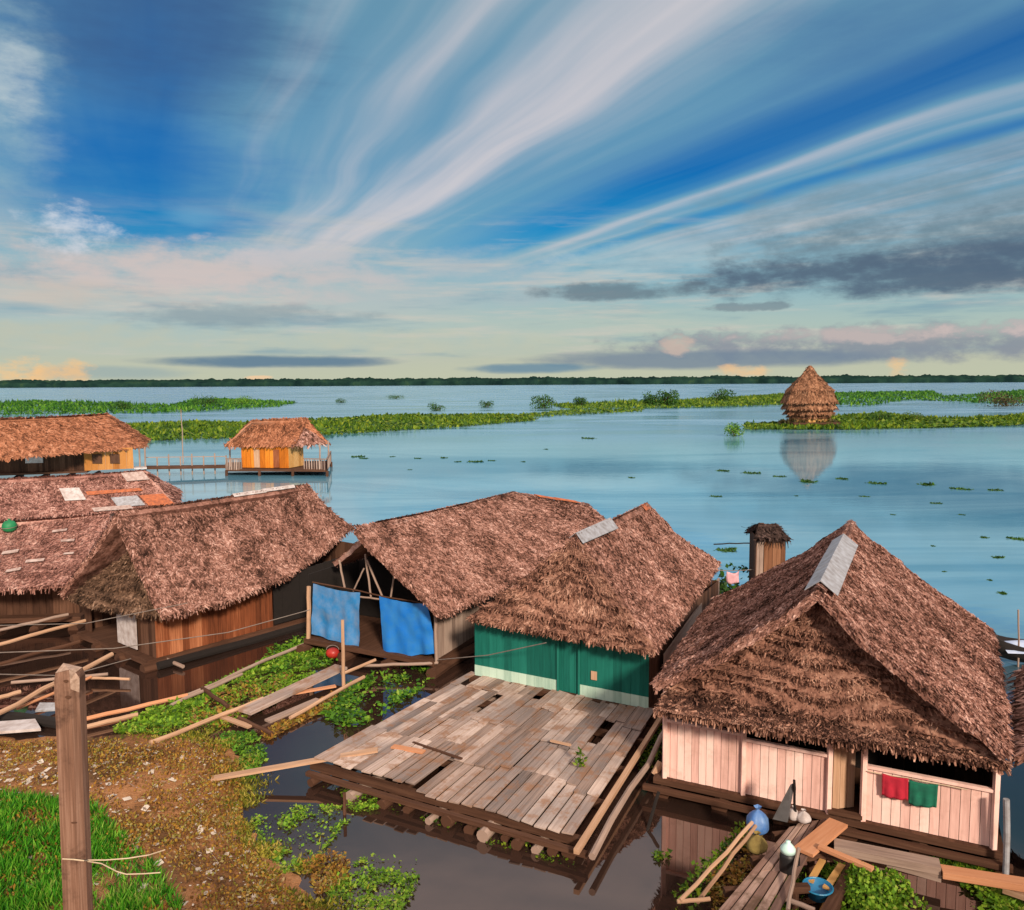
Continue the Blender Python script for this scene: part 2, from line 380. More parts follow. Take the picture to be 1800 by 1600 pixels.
def water_mat():
    m, t, b = principled('lake_water')
    t.n.remove(b)
    pos = t.n.new('ShaderNodeNewGeometry').outputs['Position']; x, y, z = t.sep(pos)
    # sheltered dark water by the houses, open breezy lake beyond them
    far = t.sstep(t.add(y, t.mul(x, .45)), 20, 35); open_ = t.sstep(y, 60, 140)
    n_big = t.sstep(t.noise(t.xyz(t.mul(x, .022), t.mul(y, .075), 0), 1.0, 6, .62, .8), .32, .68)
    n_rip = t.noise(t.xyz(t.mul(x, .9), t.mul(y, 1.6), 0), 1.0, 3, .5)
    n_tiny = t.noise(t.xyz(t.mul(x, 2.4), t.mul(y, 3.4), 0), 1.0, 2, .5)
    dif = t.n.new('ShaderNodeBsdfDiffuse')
    t.put(dif.inputs[0], t.mix(far, (.030, .017, .013), t.mix(n_big, (.05, .20, .32), (.23, .45, .57))))  # sky sheen and wind-ripple streaks are painted into the lake's diffuse blue
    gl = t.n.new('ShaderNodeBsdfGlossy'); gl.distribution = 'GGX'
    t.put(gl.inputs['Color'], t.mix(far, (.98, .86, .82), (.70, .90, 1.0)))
    t.put(gl.inputs['Roughness'], t.add(.02, t.mul(open_, t.add(.07, t.mul(n_big, .22)))))
    fr = t.n.new('ShaderNodeFresnel'); t.put(fr.inputs[0], t.add(2.15, t.mul(far, .15)))
    bp = t.n.new('ShaderNodeBump'); bp.inputs['Distance'].default_value = .05
    t.put(bp.inputs['Strength'], t.add(.012, t.add(t.mul(far, .05), t.mul(open_, t.add(.08, t.mul(n_big, .22))))))
    t.put(bp.inputs['Height'], t.add(n_rip, t.mul(n_tiny, .3)))
    for n in (dif, gl, fr): t.l.new(bp.outputs[0], n.inputs['Normal'])
    mx = t.n.new('ShaderNodeMixShader'); t.l.new(fr.outputs[0], mx.inputs[0]); t.l.new(dif.outputs[0], mx.inputs[1]); t.l.new(gl.outputs[0], mx.inputs[2])
    t.l.new(mx.outputs[0], t.n['Material Output'].inputs[0])
    return m
def earth_mat():
    m, t, b = principled('bank_earth')
    p = coord(t, 'Object'); n1 = t.noise(p, .8, 5, .6); n2 = t.noise(p, 9, 5, .7); n3 = t.noise(p, 40, 3, .6)
    f = t.add(t.mul(n1, .5), t.add(t.mul(n2, .35), t.mul(n3, .15)))
    c = t.mix(t.mul(t.sstep(t.noise(p, .55, 4, .6), .5, .62), .75), t.ramp(f, [(.3, (.05, .025, .012)), (.41, (.17, .08, .035)), (.5, (.36, .165, .07)), (.58, (.46, .23, .11)), (.68, (.55, .36, .23))]), (.085, .05, .028))
    t.put(b.inputs['Base Color'], c); b.inputs['Roughness'].default_value = .95; b.inputs['Specular IOR Level'].default_value = .1
    bump(t, b, t.add(n2, n3), .8, .04)
    return m

# ------------------------------------------------------------------ setting: water, bank, treeline
wm = MB()
wm.quad(V((-9000, -300, 0)), V((9000, -300, 0)), V((9000, 9000, 0)), V((-9000, 9000, 0)))
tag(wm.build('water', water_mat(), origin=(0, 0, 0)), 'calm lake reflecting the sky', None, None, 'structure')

SHORE = [(-24, 17.6), (-14, 17.0), (-11, 16.75), (-8.2, 16.95), (-6.6, 16.75), (-5.7, 15.9), (-5.15, 14.6), (-4.6, 13.3), (-4.15, 12.55), (-3.3, 11.7), (-2.75, 11.0), (-2.4, 10.0), (-1.7, 8.6), (-.6, 7.4), (2, 6.6), (12, 6.4)]
def shore_dist(x, y):
    best, sgn = 1e9, 1
    for (ax, ay), (bx, by) in zip(SHORE, SHORE[1:]):
        dx, dy = bx - ax, by - ay; t = max(0, min(1, ((x - ax) * dx + (y - ay) * dy) / (dx * dx + dy * dy)))
        qx, qy = ax + dx * t, ay + dy * t; d = sqrt((x - qx) ** 2 + (y - qy) ** 2)
        if d < best: best = d; sgn = 1 if (dx * (y - ay) - dy * (x - ax)) < 0 else -1   # land lies to the right of the walk
    return best * sgn
def bank_z(x, y):
    d = shore_dist(x, y)
    z = (.16 * d if d > 0 else .3 * d)
    z = max(-.5, min(z, .55 + .03 * d))
    ramp = 5.9 - .68 * y
    if d > 0: z = max(z, min(ramp, 5.9)) if ramp > z else z
    return z + noise.noise(V((x * 1.3, y * 1.3, 0))) * .05 + noise.noise(V((x * 4, y * 4, 3))) * .02
def make_bank():
    mb = MB(); x0, x1, y0, y1, n, m = -24.0, 12.0, -4.0, 18.2, 200, 140
    for j in range(m + 1):
        for i in range(n + 1):
            x = x0 + (x1 - x0) * i / n; y = y0 + (y1 - y0) * j / m; mb.v.append(V((x, y, bank_z(x, y))))
    for j in range(m):
        for i in range(n):
            k = j * (n + 1) + i; mb.face((k, k + 1, k + n + 2, k + n + 1))
    tag(mb.build('bank_ground', earth_mat(), smooth=True, origin=(-6, 10, 0)), 'brown earth bank sloping to the water', None, None, 'structure')
make_bank()

def leaf(mb, p, d, n, L, W):
    """pointed leaf from p along d, facing n"""
    s = d.cross(n)
    if s.length < 1e-4: s = V((1, 0, 0))
    s.normalize(); q = p + d * L
    mb.quad(p, p + d * L * .45 + s * W * .5, q, p + d * L * .45 - s * W * .5)
def rdir(up=0.3):
    while True:
        d = V((rnd.uniform(-1, 1), rnd.uniform(-1, 1), rnd.uniform(-1, 1)))
        if .05 < d.length < 1: d.normalize(); d.z += up; return d.normalized()
def inpoly(x, y, poly):
    c = False; j = len(poly) - 1
    for i in range(len(poly)):
        (xi, yi), (xj, yj) = poly[i], poly[j]
        if (yi > y) != (yj > y) and x < (xj - xi) * (y - yi) / (yj - yi) + xi: c = not c
        j = i
    return c
def scatter(poly, n):
    xs = [p[0] for p in poly]; ys = [p[1] for p in poly]; out = []
    tries = 0
    while len(out) < n and tries < n * 40:
        tries += 1
        x, y = rnd.uniform(min(xs), max(xs)), rnd.uniform(min(ys), max(ys))
        if inpoly(x, y, poly): out.append((x, y))
    return out
def pxpoly(pts, z=0): return [tuple(P(a, b, z)[:2]) for a, b in pts]

def treeline():
    mb = MB(); a0, a1 = radians(-40), radians(40); n = 900
    for row, (dist, hh, seed) in enumerate(((2250, 17, 0), (2150, 13, 7))):
        base = len(mb.v)
        for i in range(n + 1):
            a = a0 + (a1 - a0) * i / n; dir_ = V((sin(a), cos(a), 0))
            h = hh * 1.2 + 5 * noise.noise(V((i * .035, seed, 0))) + 4 * noise.noise(V((i * .17, seed + 3, 0))) + 3.5 * noise.noise(V((i * .7, seed + 5, 0)))
            p = dir_ * (dist / cos(a) * (1 + .02 * noise.noise(V((i * .05, seed + 9, 0)))))
            mb.v += [V((p.x, p.y, -.2)), V((p.x, p.y, h * .55)) - dir_ * 3, V((p.x, p.y, h)) + dir_ * 10, V((p.x, p.y, h * .6)) + dir_ * 26]
        for i in range(n):
            for k in range(3):
                q = base + i * 4 + k; mb.face((q, q + 4, q + 5, q + 1))
    m, t, b = principled('far_forest'); nz = t.noise(coord(t, 'Object'), .03, 4, .6)
    t.put(b.inputs['Base Color'], t.ramp(nz, [(.35, (.007, .02, .02)), (.6, (.015, .04, .03)), (.75, (.03, .06, .03))])); b.inputs['Roughness'].default_value = 1
    b.inputs['Specular IOR Level'].default_value = 0
    tag(mb.build('treeline', m, smooth=True, origin=(0, 2000, 0)), 'dark band of far forest along the horizon', None, None, 'stuff')
treeline()

# floating meadows far out on the lake
def meadow(pts, n, hmin, hmax, mat, label, size=.9, tall=None):
    poly = pxpoly(pts); mb = MB()
    size *= .62
    for x, y in scatter(poly, int(n * 2.2)):
        s = size * (y / 150) ** .5
        h = hmin + (hmax - hmin) * max(0, noise.noise(V((x * .06, y * .06, 1))) + .35) * rnd.uniform(.5, 1.2)
        p = V((x, y, -.03)); d = V((rnd.gauss(0, .5), rnd.gauss(0, .5), 1)).normalized()
        if rnd.random() < .45:
            leaf(mb, p + V((0, 0, rnd.uniform(.05, .25))), V((rnd.uniform(-1, 1), rnd.uniform(-1, 1), rnd.uniform(.05, .4))).normalized(), V((0, 0, 1)), s * 1.6, s * 1.3)
        else:
            a = rnd.uniform(0, pi); leaf(mb, p, d, V((cos(a), sin(a), .1)), h * 1.5 + .15, s * rnd.uniform(.5, 1))
    tag(mb.build('floating_meadow', mat), label, None, 'floating meadows on the lake', 'stuff')
meadow([(-40, 712), (60, 706), (300, 713), (345, 703), (420, 703), (520, 709), (490, 716), (300, 727), (-40, 732)], 3400, .3, 1.5, M['meadow'], 'green floating meadow behind the long house roof')
meadow([(215, 748), (350, 743), (430, 745), (590, 737), (700, 731), (930, 731), (945, 739), (800, 752), (590, 765), (400, 772), (250, 777)], 6000, .15, .8, M['leaf_olive'], 'olive floating meadow spreading behind the orange cabin')
meadow([(970, 714), (1000, 710), (1150, 707), (1250, 702), (1345, 696), (1400, 693), (1400, 712), (1250, 716), (1100, 719), (1000, 720)], 4200, .3, 1.3, M['leaf_olive'], 'green floating meadow left of the thatched tower')
meadow([(1440, 692), (1640, 688), (1660, 698), (1840, 684), (1840, 712), (1700, 708), (1600, 704), (1520, 715), (1440, 713)], 3600, .3, 1.4, M['meadow'], 'bright meadow right of the tower, behind a water gap')
meadow([(1310, 747), (1380, 744), (1470, 735), (1550, 727), (1600, 735), (1700, 738), (1840, 728), (1840, 747), (1640, 753), (1500, 756), (1310, 756)], 5200, .2, .8, M['leaf_olive'], 'near green meadow around the foot of the tower')
meadow([(930, 728), (1000, 722), (1130, 719), (1130, 724), (1010, 730), (900, 736)], 500, .2, .5, M['leaf_olive'], 'thin drifting strip of weed in mid lake')

def bush_mesh(rx, ry, h, n, ls):
    mb = MB(); cl = [(rnd.uniform(-.6, .6) * rx, rnd.uniform(-.6, .6) * ry, rnd.uniform(.12, .66) * h, rnd.uniform(.3, .6)) for _ in range(11)]
    for _ in range(n):
        cx, cy, cz, r = rnd.choice(cl); d = rdir(.2)
        p = V((cx + d.x * rx * r, cy + d.y * ry * r, max(.02, cz + d.z * h * r * .8)))
        leaf(mb, p, rdir(.1), d, ls * rnd.uniform(.6, 1.3), ls * .7)
    return mb
def bush(px, py, wpx, hpx, mat, label, n=800, z=0, stem=True):
    p = P(px, py, z); k = p.y / F; rx, h = wpx * k / 2, hpx * k
    root = thing('bush', label, 'bush', p, 'bushes out on the lake')
    mb = bush_mesh(rx, rx * .8, h, n, max(.14, h * .13)); mb.v = [q + p for q in mb.v]; mb.build('crown', mat, root)
    st = MB()
    for _ in range(4): st.tube(p + V((rnd.uniform(-.2, .2) * rx, 0, -.05)), p + V((rnd.uniform(-.5, .5) * rx, rnd.uniform(-.3, .3) * rx, h * .6)), h * .02 + .01, seg=5)
    st.build('stem', M['brown_wood'], root)
for a in [(955, 718, 48, 24, 'leaf_dark', 'round dark bush alone in mid lake'), (1145, 714, 34, 24, 'leaf_dark', 'dark bush on the far meadow, left of a taller bush'),
          (1172, 714, 40, 28, 'leaf_dark', 'taller dark bush at the middle of the far meadow'), (1268, 706, 46, 22, 'leaf_dark', 'dark low bush behind the meadow near the tower'),
          (1768, 714, 90, 26, 'leaf_brown', 'wide brown bush on the meadow at the right edge'), (1290, 767, 44, 22, 'leaf_green', 'green bush floating just left of the tower'),
          (768, 722, 30, 14, 'leaf_dark', 'flat dark bush left of two small lake bushes'), (856, 716, 28, 13, 'leaf_dark', 'small square dark bush in open water'),
          (365, 716, 60, 20, 'leaf_dark', 'dark bush rising on the meadow above the cabin roof'), (425, 713, 54, 18, 'leaf_green', 'green bush beside the dark one above the cabin roof'),
          (215, 722, 40, 18, 'leaf_dark', 'dark bush just above the long roof end'), (1550, 742, 52, 20, 'leaf_dark', 'dark bush on the near meadow right of the tower'),
          (1610, 742, 40, 18, 'leaf_olive', 'olive bush on the near meadow further right of the tower'), (1020, 714, 26, 16, 'leaf_dark', 'small bush at the left tip of the far meadow'),
          (695, 701, 34, 8, 'leaf_dark', 'tiny dark bush far out left of centre'), (600, 708, 24, 8, 'leaf_dark', 'tiny dark bush far out, the leftmost speck')]:
    bush(a[0], a[1], a[2], a[3], M[a[4]], a[5])

# clumps of weed adrift: one is built, the rest copied
def drift():
    mb = MB()
    for _ in range(90):
        a = rnd.uniform(0, 2 * pi); r = sqrt(rnd.random()) * .5; p = V((cos(a) * r * 1.5, sin(a) * r, 0))
        leaf(mb, p, rdir(.35), rdir(1), rnd.uniform(.18, .36), .16)
    i0 = len(mb.v); mb.v += [V((cos(2 * pi * i / 12) * .7, sin(2 * pi * i / 12) * .46, .015)) for i in range(12)]; mb.face([i0 + i for i in range(12)])
    first = mb.build('floating_weed', M['leaf_dark'], origin=(0, 0, 0))
    spots = [(1035, 771, 1), (630, 803, .9), (640, 806, .6), (735, 806, .5), (780, 805, .6), (805, 812, .5), (835, 812, .9), (865, 810, .5), (920, 812, .4), (1270, 828, .8), (1320, 832, 1), (1370, 838, .7), (1420, 847, 1.2),
             (1480, 842, .8), (1540, 850, 1), (1630, 852, 1.1), (1690, 860, 1), (1750, 862, .8), (1258, 873, .6), (1520, 873, .5), (1646, 885, .6), (1755, 980, .6), (1730, 945, .5), (1790, 948, .9),
             (1762, 1043, .5), (1640, 960, .3), (1275, 968, .9), (1285, 965, .6), (1110, 840, .5), (960, 790, .4), (720, 826, .3), (690, 803, .4), (1740, 1020, .3), (1660, 1005, .25), (1570, 905, .3), (1400, 872, .3), (1690, 905, .35)]
    for i, (a, b, s) in enumerate(spots):
        o = first if i == 0 else first.copy()
        if i: COL.objects.link(o)
        p = P(a, b, 0); o.location = p; s *= (p.y / 60) ** .6 * .9; o.scale = (s * 1.1, s, s * .6); o.rotation_euler.z = rnd.uniform(0, 6)
        tag(o, 'small dark clump of weed adrift on the open blue lake', 'floating weed', 'weed clumps drifting on the open lake')
drift()

# ------------------------------------------------------------------ thatch
def lerp_poly(pl, s):
    n = len(pl) - 1; k = min(int(s * n), n - 1); return pl[k].lerp(pl[k + 1], s * n - k)
class Slope:
    def __init__(s, top, bot, sag=.06, rough=.05, courses=0, step=.06, seed=0):
        s.top, s.bot, s.sag, s.rough, s.courses, s.step, s.seed = top, bot, sag, rough, courses, step, seed
        a, b = lerp_poly(top, .5), lerp_poly(bot, .5); e = (lerp_poly(bot, .9) - lerp_poly(bot, .1))
        s.n = e.cross(a - b).normalized()
        if s.n.z < 0: s.n = -s.n
        s.L = max((top[-1] - top[0]).length, (bot[-1] - bot[0]).length); s.H = (a - b).length
        s.area = .5 * ((top[-1] - top[0]).length + (bot[-1] - bot[0]).length) * s.H
    def wav(s, u, t): return t * s.courses + noise.noise(V((u * s.L * .6, t * 3, s.seed))) * 1.0 + noise.noise(V((u * s.L * 3, 0, s.seed + 4))) * .18
    def at(s, u, t):
        p = lerp_poly(s.top, u).lerp(lerp_poly(s.bot, u), t)
        off = -s.sag * sin(pi * t) - s.sag * .7 * sin(pi * u) * (1 - t) + s.rough * (noise.noise(p * .9 + V((s.seed, 0, 0))) + .6 * noise.noise(p * 3.1)) * min(1, 4 * t + .3)
        if s.courses:
            w = s.wav(u, t); off += s.step * ((w % 1.0) - .3)
        return p + s.n * off
    def slab(s, mb, thick, nu=None, nv=None):
        nu = nu or max(6, int(s.L / .12)); nv = nv or max(6, int(s.H / .07)); b = len(mb.v); W = nu + 1
        for j in range(nv + 1):
            for i in range(W): mb.v.append(s.at(i / nu, j / nv))
        o = len(mb.v)
        for j in range(nv + 1):
            for i in range(W): mb.v.append(s.at(i / nu, j / nv) - s.n * thick)
        for j in range(nv):
            for i in range(nu):
                k = b + j * W + i; mb.face((k, k + W, k + W + 1, k + 1)); k = o + j * W + i; mb.face((k, k + 1, k + W + 1, k + W))
        for i in range(nu):
            mb.face((b + i, b + i + 1, o + i + 1, o + i)); k, q = b + nv * W + i, o + nv * W + i; mb.face((k, q, q + 1, k + 1))
        for j in range(nv):
            mb.face((b + j * W, o + j * W, o + (j + 1) * W, b + (j + 1) * W)); k, q = b + j * W + nu, o + j * W + nu; mb.face((k, k + W, q + W, q))
    def blades(s, mb, dens=190, L=.24, W=.06, lift=.05, wild=.5):
        n = int(s.area * dens)
        for _ in range(n):
            u, t = rnd.random(), rnd.random() ** .9
            if s.courses and rnd.random() < .38:
                k = s.wav(u, t); t = max(0, min(1, t - ((k % 1.0) - .72 - rnd.random() * .25) / s.courses))
            p = s.at(u, t); e = .02
            d = (s.at(u, min(1, t + e)) - s.at(u, max(0, t - e)))
            if d.length < 1e-6: continue
            d.normalize(); d = (lerp_poly(s.bot, u) - lerp_poly(s.top, u)).normalized().lerp(d, .3).normalized()
            sd_ = d.cross(s.n).normalized(); a = rnd.gauss(0, wild)
            d2 = d * cos(a) + sd_ * sin(a); s2 = d2.cross(s.n).normalized()
            l, w = L * rnd.uniform(.5, 1.4), W * rnd.uniform(.5, 1.3); r = p + s.n * .012; q = p + d2 * l + s.n * (lift * rnd.uniform(.2, 1.3)) + sd_ * rnd.gauss(0, .02)
            tw = s.n * rnd.uniform(-.02, .02)
            mb.quad(r - s2 * w / 2 + tw, r + s2 * w / 2 - tw, q + s2 * w * .3, q - s2 * w * .3)
    def ridge(s, mb, dens=170, L=.16, W=.035):
        ln = (s.top[-1] - s.top[0]).length; along = (s.top[-1] - s.top[0]).normalized()
        for _ in range(int(ln * dens)):
            u = rnd.random(); down = (lerp_poly(s.bot, u) - lerp_poly(s.top, u)).normalized()
            d = (down + along * rnd.gauss(0, .5)).normalized(); l = L * rnd.uniform(.5, 1.4); w = W * rnd.uniform(.6, 1.3)
            p = s.at(u, 0) - d * l * rnd.uniform(.1, .55) + s.n * rnd.uniform(.015, .05); sx = d.cross(s.n).normalized(); q = p + d * l + s.n * rnd.uniform(0, .02)
            mb.quad(p - sx * w / 2, p + sx * w / 2, q + sx * w * .3, q - sx * w * .3)
    def fringe(s, mb, edge='bot', n=40, L=.28, W=.05, thick=.14):
        """ragged leaf ends hanging off an edge"""
        ln = s.L if edge in ('bot', 'top') else s.H
        for _ in range(int(ln * n * (1 if edge == 'bot' else 1.8))):
            if edge == 'bot': u, t = rnd.random(), 1.0
            elif edge == 'left': u, t = 0.0, rnd.random()
            else: u, t = 1.0, rnd.random()
            p = s.at(u, t) - s.n * rnd.uniform(0, thick)
            down = (lerp_poly(s.bot, u) - lerp_poly(s.top, u)).normalized()
            if edge == 'bot': d = (down * .5 + V((rnd.gauss(0, .22), rnd.gauss(0, .22), -.9))).normalized(); l = L * rnd.uniform(.35, 1.25)
            else:
                out = (lerp_poly(s.top, .0) - lerp_poly(s.top, 1.0)).normalized() * (1 if edge == 'left' else -1)
                d = (down * .9 + out * .45 + V((rnd.gauss(0, .2), rnd.gauss(0, .2), rnd.gauss(0, .2) - .2))).normalized(); l = L * rnd.uniform(.3, .9)
            sx = V((rnd.gauss(0, 1), rnd.gauss(0, 1), rnd.gauss(0, .3))); sx = d.cross(sx)
            if sx.length < 1e-4: continue
            sx.normalize(); w = W * rnd.uniform(.6, 1.3)
            p = p - d * .05
            mb.quad(p - sx * w / 2, p + sx * w / 2, p + d * l + sx * w * .2, p + d * l - sx * w * .2)

def thatch_part(name, slopes, mat, parent, thick=.13, dens=190, L=.16, W=.05, lift=.035, fr=(), wild=.6, frn=40, frL=.18):
    mb = MB()
    for i, s in enumerate(slopes):
        s.slab(mb, thick); s.blades(mb, dens, L, W, lift, wild)
        if (s.top[-1] - s.top[0]).length > .6: s.ridge(mb, 26 / max(.02, W) * .2, L * 1.3, W * 1.2)
        for e in (fr[i] if i < len(fr) else ('bot',)): s.fringe(mb, e, frn, frL, thick=thick)
    return mb.build(name, mat, parent)
def ridge_cap(mb, a, b, la, lb, ra, rb, n=3, up=.07, corr=0):
    """bent sheets over a ridge from a to b; la.. are the ends of its left and right skirts"""
    for k in range(n):
        t0, t1 = k / n - (.02 if k else 0), (k + 1) / n + .02; z = V((0, 0, up + .012 * (k % 2) + rnd.uniform(0, .01)))
        p0, p1 = a.lerp(b, t0) + z, a.lerp(b, t1) + z; l0, l1 = la.lerp(lb, t0) + z, la.lerp(lb, t1) + z; r0_, r1 = ra.lerp(rb, t0) + z, ra.lerp(rb, t1) + z
        th = V((0, 0, -.012)); i = len(mb.v); mb.v += [l0, p0, r0_, l1, p1, r1, l0 + th, p0 + th, r0_ + th, l1 + th, p1 + th, r1 + th]
        for f in ((0, 1, 4, 3), (1, 2, 5, 4), (7, 6, 9, 10), (8, 7, 10, 11), (0, 6, 7, 1), (1, 7, 8, 2), (3, 4, 10, 9), (4, 5, 11, 10), (0, 3, 9, 6), (2, 8, 11, 5)): mb.face([i + q for q in f])
def boards(mb, a, b, z0, z1, w=.16, th=.025, gap=.008, zt=None, jag=0):
    """upright boards from a to b; zt: top height at b when it differs"""
    a, b = V((a.x, a.y, 0)), V((b.x, b.y, 0)); L = (b - a).length; n = max(1, round(L / w)); d = (b - a).normalized(); nn = V((d.y, -d.x, 0))
    for k in range(n):
        t0, t1 = k / n, (k + 1) / n; p, q = a.lerp(b, t0) + d * gap / 2, a.lerp(b, t1) - d * gap / 2; o = nn * rnd.uniform(-.004, .004)
        top = z1 + ((zt - z1) * (t0 + t1) / 2 if zt is not None else 0) + rnd.uniform(-jag, jag); bt = z0 + rnd.uniform(-jag, jag) * .5
        pts = [p + o, q + o, q + o - nn * th, p + o - nn * th]
        mb.hexa([V((c.x, c.y, bt)) for c in pts] + [V((c.x, c.y, top)) for c in pts])
def slabbox(mb, pts, z0, z1): mb.hexa([V((p.x, p.y, z0)) for p in pts] + [V((p.x, p.y, z1)) for p in pts])
def post(mb, p, z0, z1, w=.08): mb.bar(V((p.x, p.y, z0)), V((p.x, p.y, z1)), w, w, V((0, 1, 0)))

# ------------------------------------------------------------------ house A: pink house in front
def house_pink():
    zr = 4.3
    RF, RB = P(1440, 1037, zr), P(1497, 918, zr)
    EFL, EFR, EBR, EBL = P(1147, 1203, 2.2), P(1777, 1325, 2.2), P(1745, 1105, 2.2), P(1256, 1050, 2.2)
    a, b = P(1165, 1365, .35), P(1752, 1492, .35)
    d = (b - a).normalized(); back = V((-d.y, d.x, 0))
    if back.y < 0: back = -back
    c = a.lerp(b, .5)
    H = thing('thatched_house', 'pink plank house with grey sheets on its thatched ridge', 'house', V((c.x, c.y, 0)), 'thatched houses on the water')
    ed = (RB - RF).normalized()
    mid = lambda p, q, t: p.lerp(q, t)
    right = Slope([RF, mid(RF, RB, .5), RB], [EFR, mid(EFR, EBR, .5) + V((.05, 0, .02)), EBR], .10, .07, seed=1)
    left = Slope([RB, RF], [EBL, EFL], .08, .06, seed=2)
    # the thatched front gable hangs just inside the roof's verge and kicks out over the wall
    in_ = back * .3
    top = RF + in_ * 1.5 - V((0, 0, .30)); sl = EFL + in_ - V((0, 0, .20)) + d * .16; sr = EFR + in_ - V((0, 0, .20)) - d * .16
    bl, br = P(1150, 1247, 1.98), P(1776, 1345, 1.98)
    front = Slope([top - d * .12, top + d * .12], [sl, sl.lerp(sr, .33) - V((0, 0, .03)), sl.lerp(sr, .66), sr], .05, .06, courses=8, step=.17, seed=5)
    skirt = Slope([sl - back * .05, sl.lerp(sr, .5) - back * .05, sr - back * .05], [bl, bl.lerp(br, .5) - V((0, 0, .04)), br], .0, .04, courses=1, step=.05, seed=8)
    rf = thatch_part('roof', [right, left], M['thatch'], H, .14, 950, .095, .026, .015, (('bot', 'left', 'right'), ('bot', 'left', 'right')), .8, 120, .12)
    thatch_part('gable_thatch', [front, skirt], M['thatch_dark'], H, .1, 900, .09, .024, .02, ((), ('bot',)), .5, 170, .12)
    # barge edge: thick dark thatch end seen under the verge
    cap = MB(); q = RF.lerp(RB, .02); q2 = RF.lerp(RB, .66)
    ld = (EFL - RF).normalized(); rd = (EFR - RF).normalized()
    ridge_cap(cap, q, q2, q + ld * .30, q2 + ld * .28, q + rd * .34, q2 + rd * .36, 3, .11)
    cap.build('ridge_sheet', M['metal'], rf)
    back_n = RB - back * .1
    # walls
    door0, door1 = PV(1456, 1428, a, b), PV(1516, 1440, a, b)
    zp = 1.27
    pm = PV(1306, 1395, a, b)
    w = MB(); boards(w, a, pm, .36, 1.43, .135, jag=.004); w.build('wall', M['pink'], H)
    w = MB(); boards(w, pm, door0, .36, 1.34, .135, jag=.004); w.build('wall', M['pink'], H)
    w = MB(); boards(w, door1, b - d * .1, .36, zp - .02, .135, jag=.004); w.build('wall', M['pink'], H)
    L, Bk = 5.6, back
    w = MB(); boards(w, b, b + Bk * L, .36, 2.2, .16); w.build('wall', M['brown_wood'], H)
    w = MB(); boards(w, a + Bk * L, a, .36, 2.2, .16); w.build('wall', M['pink'], H)
    w = MB(); boards(w, b + Bk * L, a + Bk * L, .36, 2.5, .16); w.build('wall', M['brown_wood'], H)
    w = MB(); boards(w, a + Bk * 1.9 + d * .5, b + Bk * 1.9 - d * .5, .36, 2.15, .2); w.build('shade_panel', M['dark'], H)  # added dark panel, painting interior shade behind the front openings
    fl = MB(); slabbox(fl, [a - d * .15 - Bk * .1, b + d * .1 - Bk * .1, b + d * .1 + Bk * L, a - d * .15 + Bk * L], .24, .352); fl.build('floor', M['brown_wood'], H)
    # posts and rails
    for p in (a + d * .04, PV(1306, 1395, a, b), door0, door1, b - d * .05):
        k = MB(); post(k, p - Bk * .03, .3, 2.12, .075); k.build('corner_post', M['pink'], H)
    for p, q, zq in ((a, pm, 1.43), (pm, door0, 1.34), (door1, b, zp)):
        k = MB(); k.bar(V((p.x, p.y, zq + .02)) - Bk * .015, V((q.x, q.y, zq + .01)) - Bk * .015, .08, .05); k.build('rail', M['pink'], H)
    # door leaf standing half open, pale inside
    h0 = door0 + d * .05; h1 = h0 + (d * .78 + Bk * .62).normalized() * .42
    k = MB(); boards(k, h0 + Bk * .06, h1 + Bk * .06, .38, 1.85, .13); k.build('door', M['tan_wood'], H)
    k = MB(); k.bar(door0 + V((0, 0, .06)) - Bk * .05, door1 + V((0, 0, .06)) - Bk * .05, .12, .06); k.build('threshold', M['brown_wood'], H)
    for k_ in range(6):
        g = MB(); s0 = a.lerp(b, k_ / 5); g.tube(V((s0.x, s0.y, .06)) - Bk * .12, V((s0.x, s0.y, .06)) + Bk * (L + .3), .15, .14); g.build('float_log', M['brown_wood'], H)
    g = MB(); g.bar(V((a.x, a.y, .2)) - Bk * .22 - d * .3, V((b.x, b.y, .2)) - Bk * .22 + d * .2, .10, .09); g.build('sill_beam', M['brown_wood'], H)
    return dict(a=a, b=b, d=d, back=Bk, door0=door0, door1=door1, EFR=EFR)
HA = house_pink()

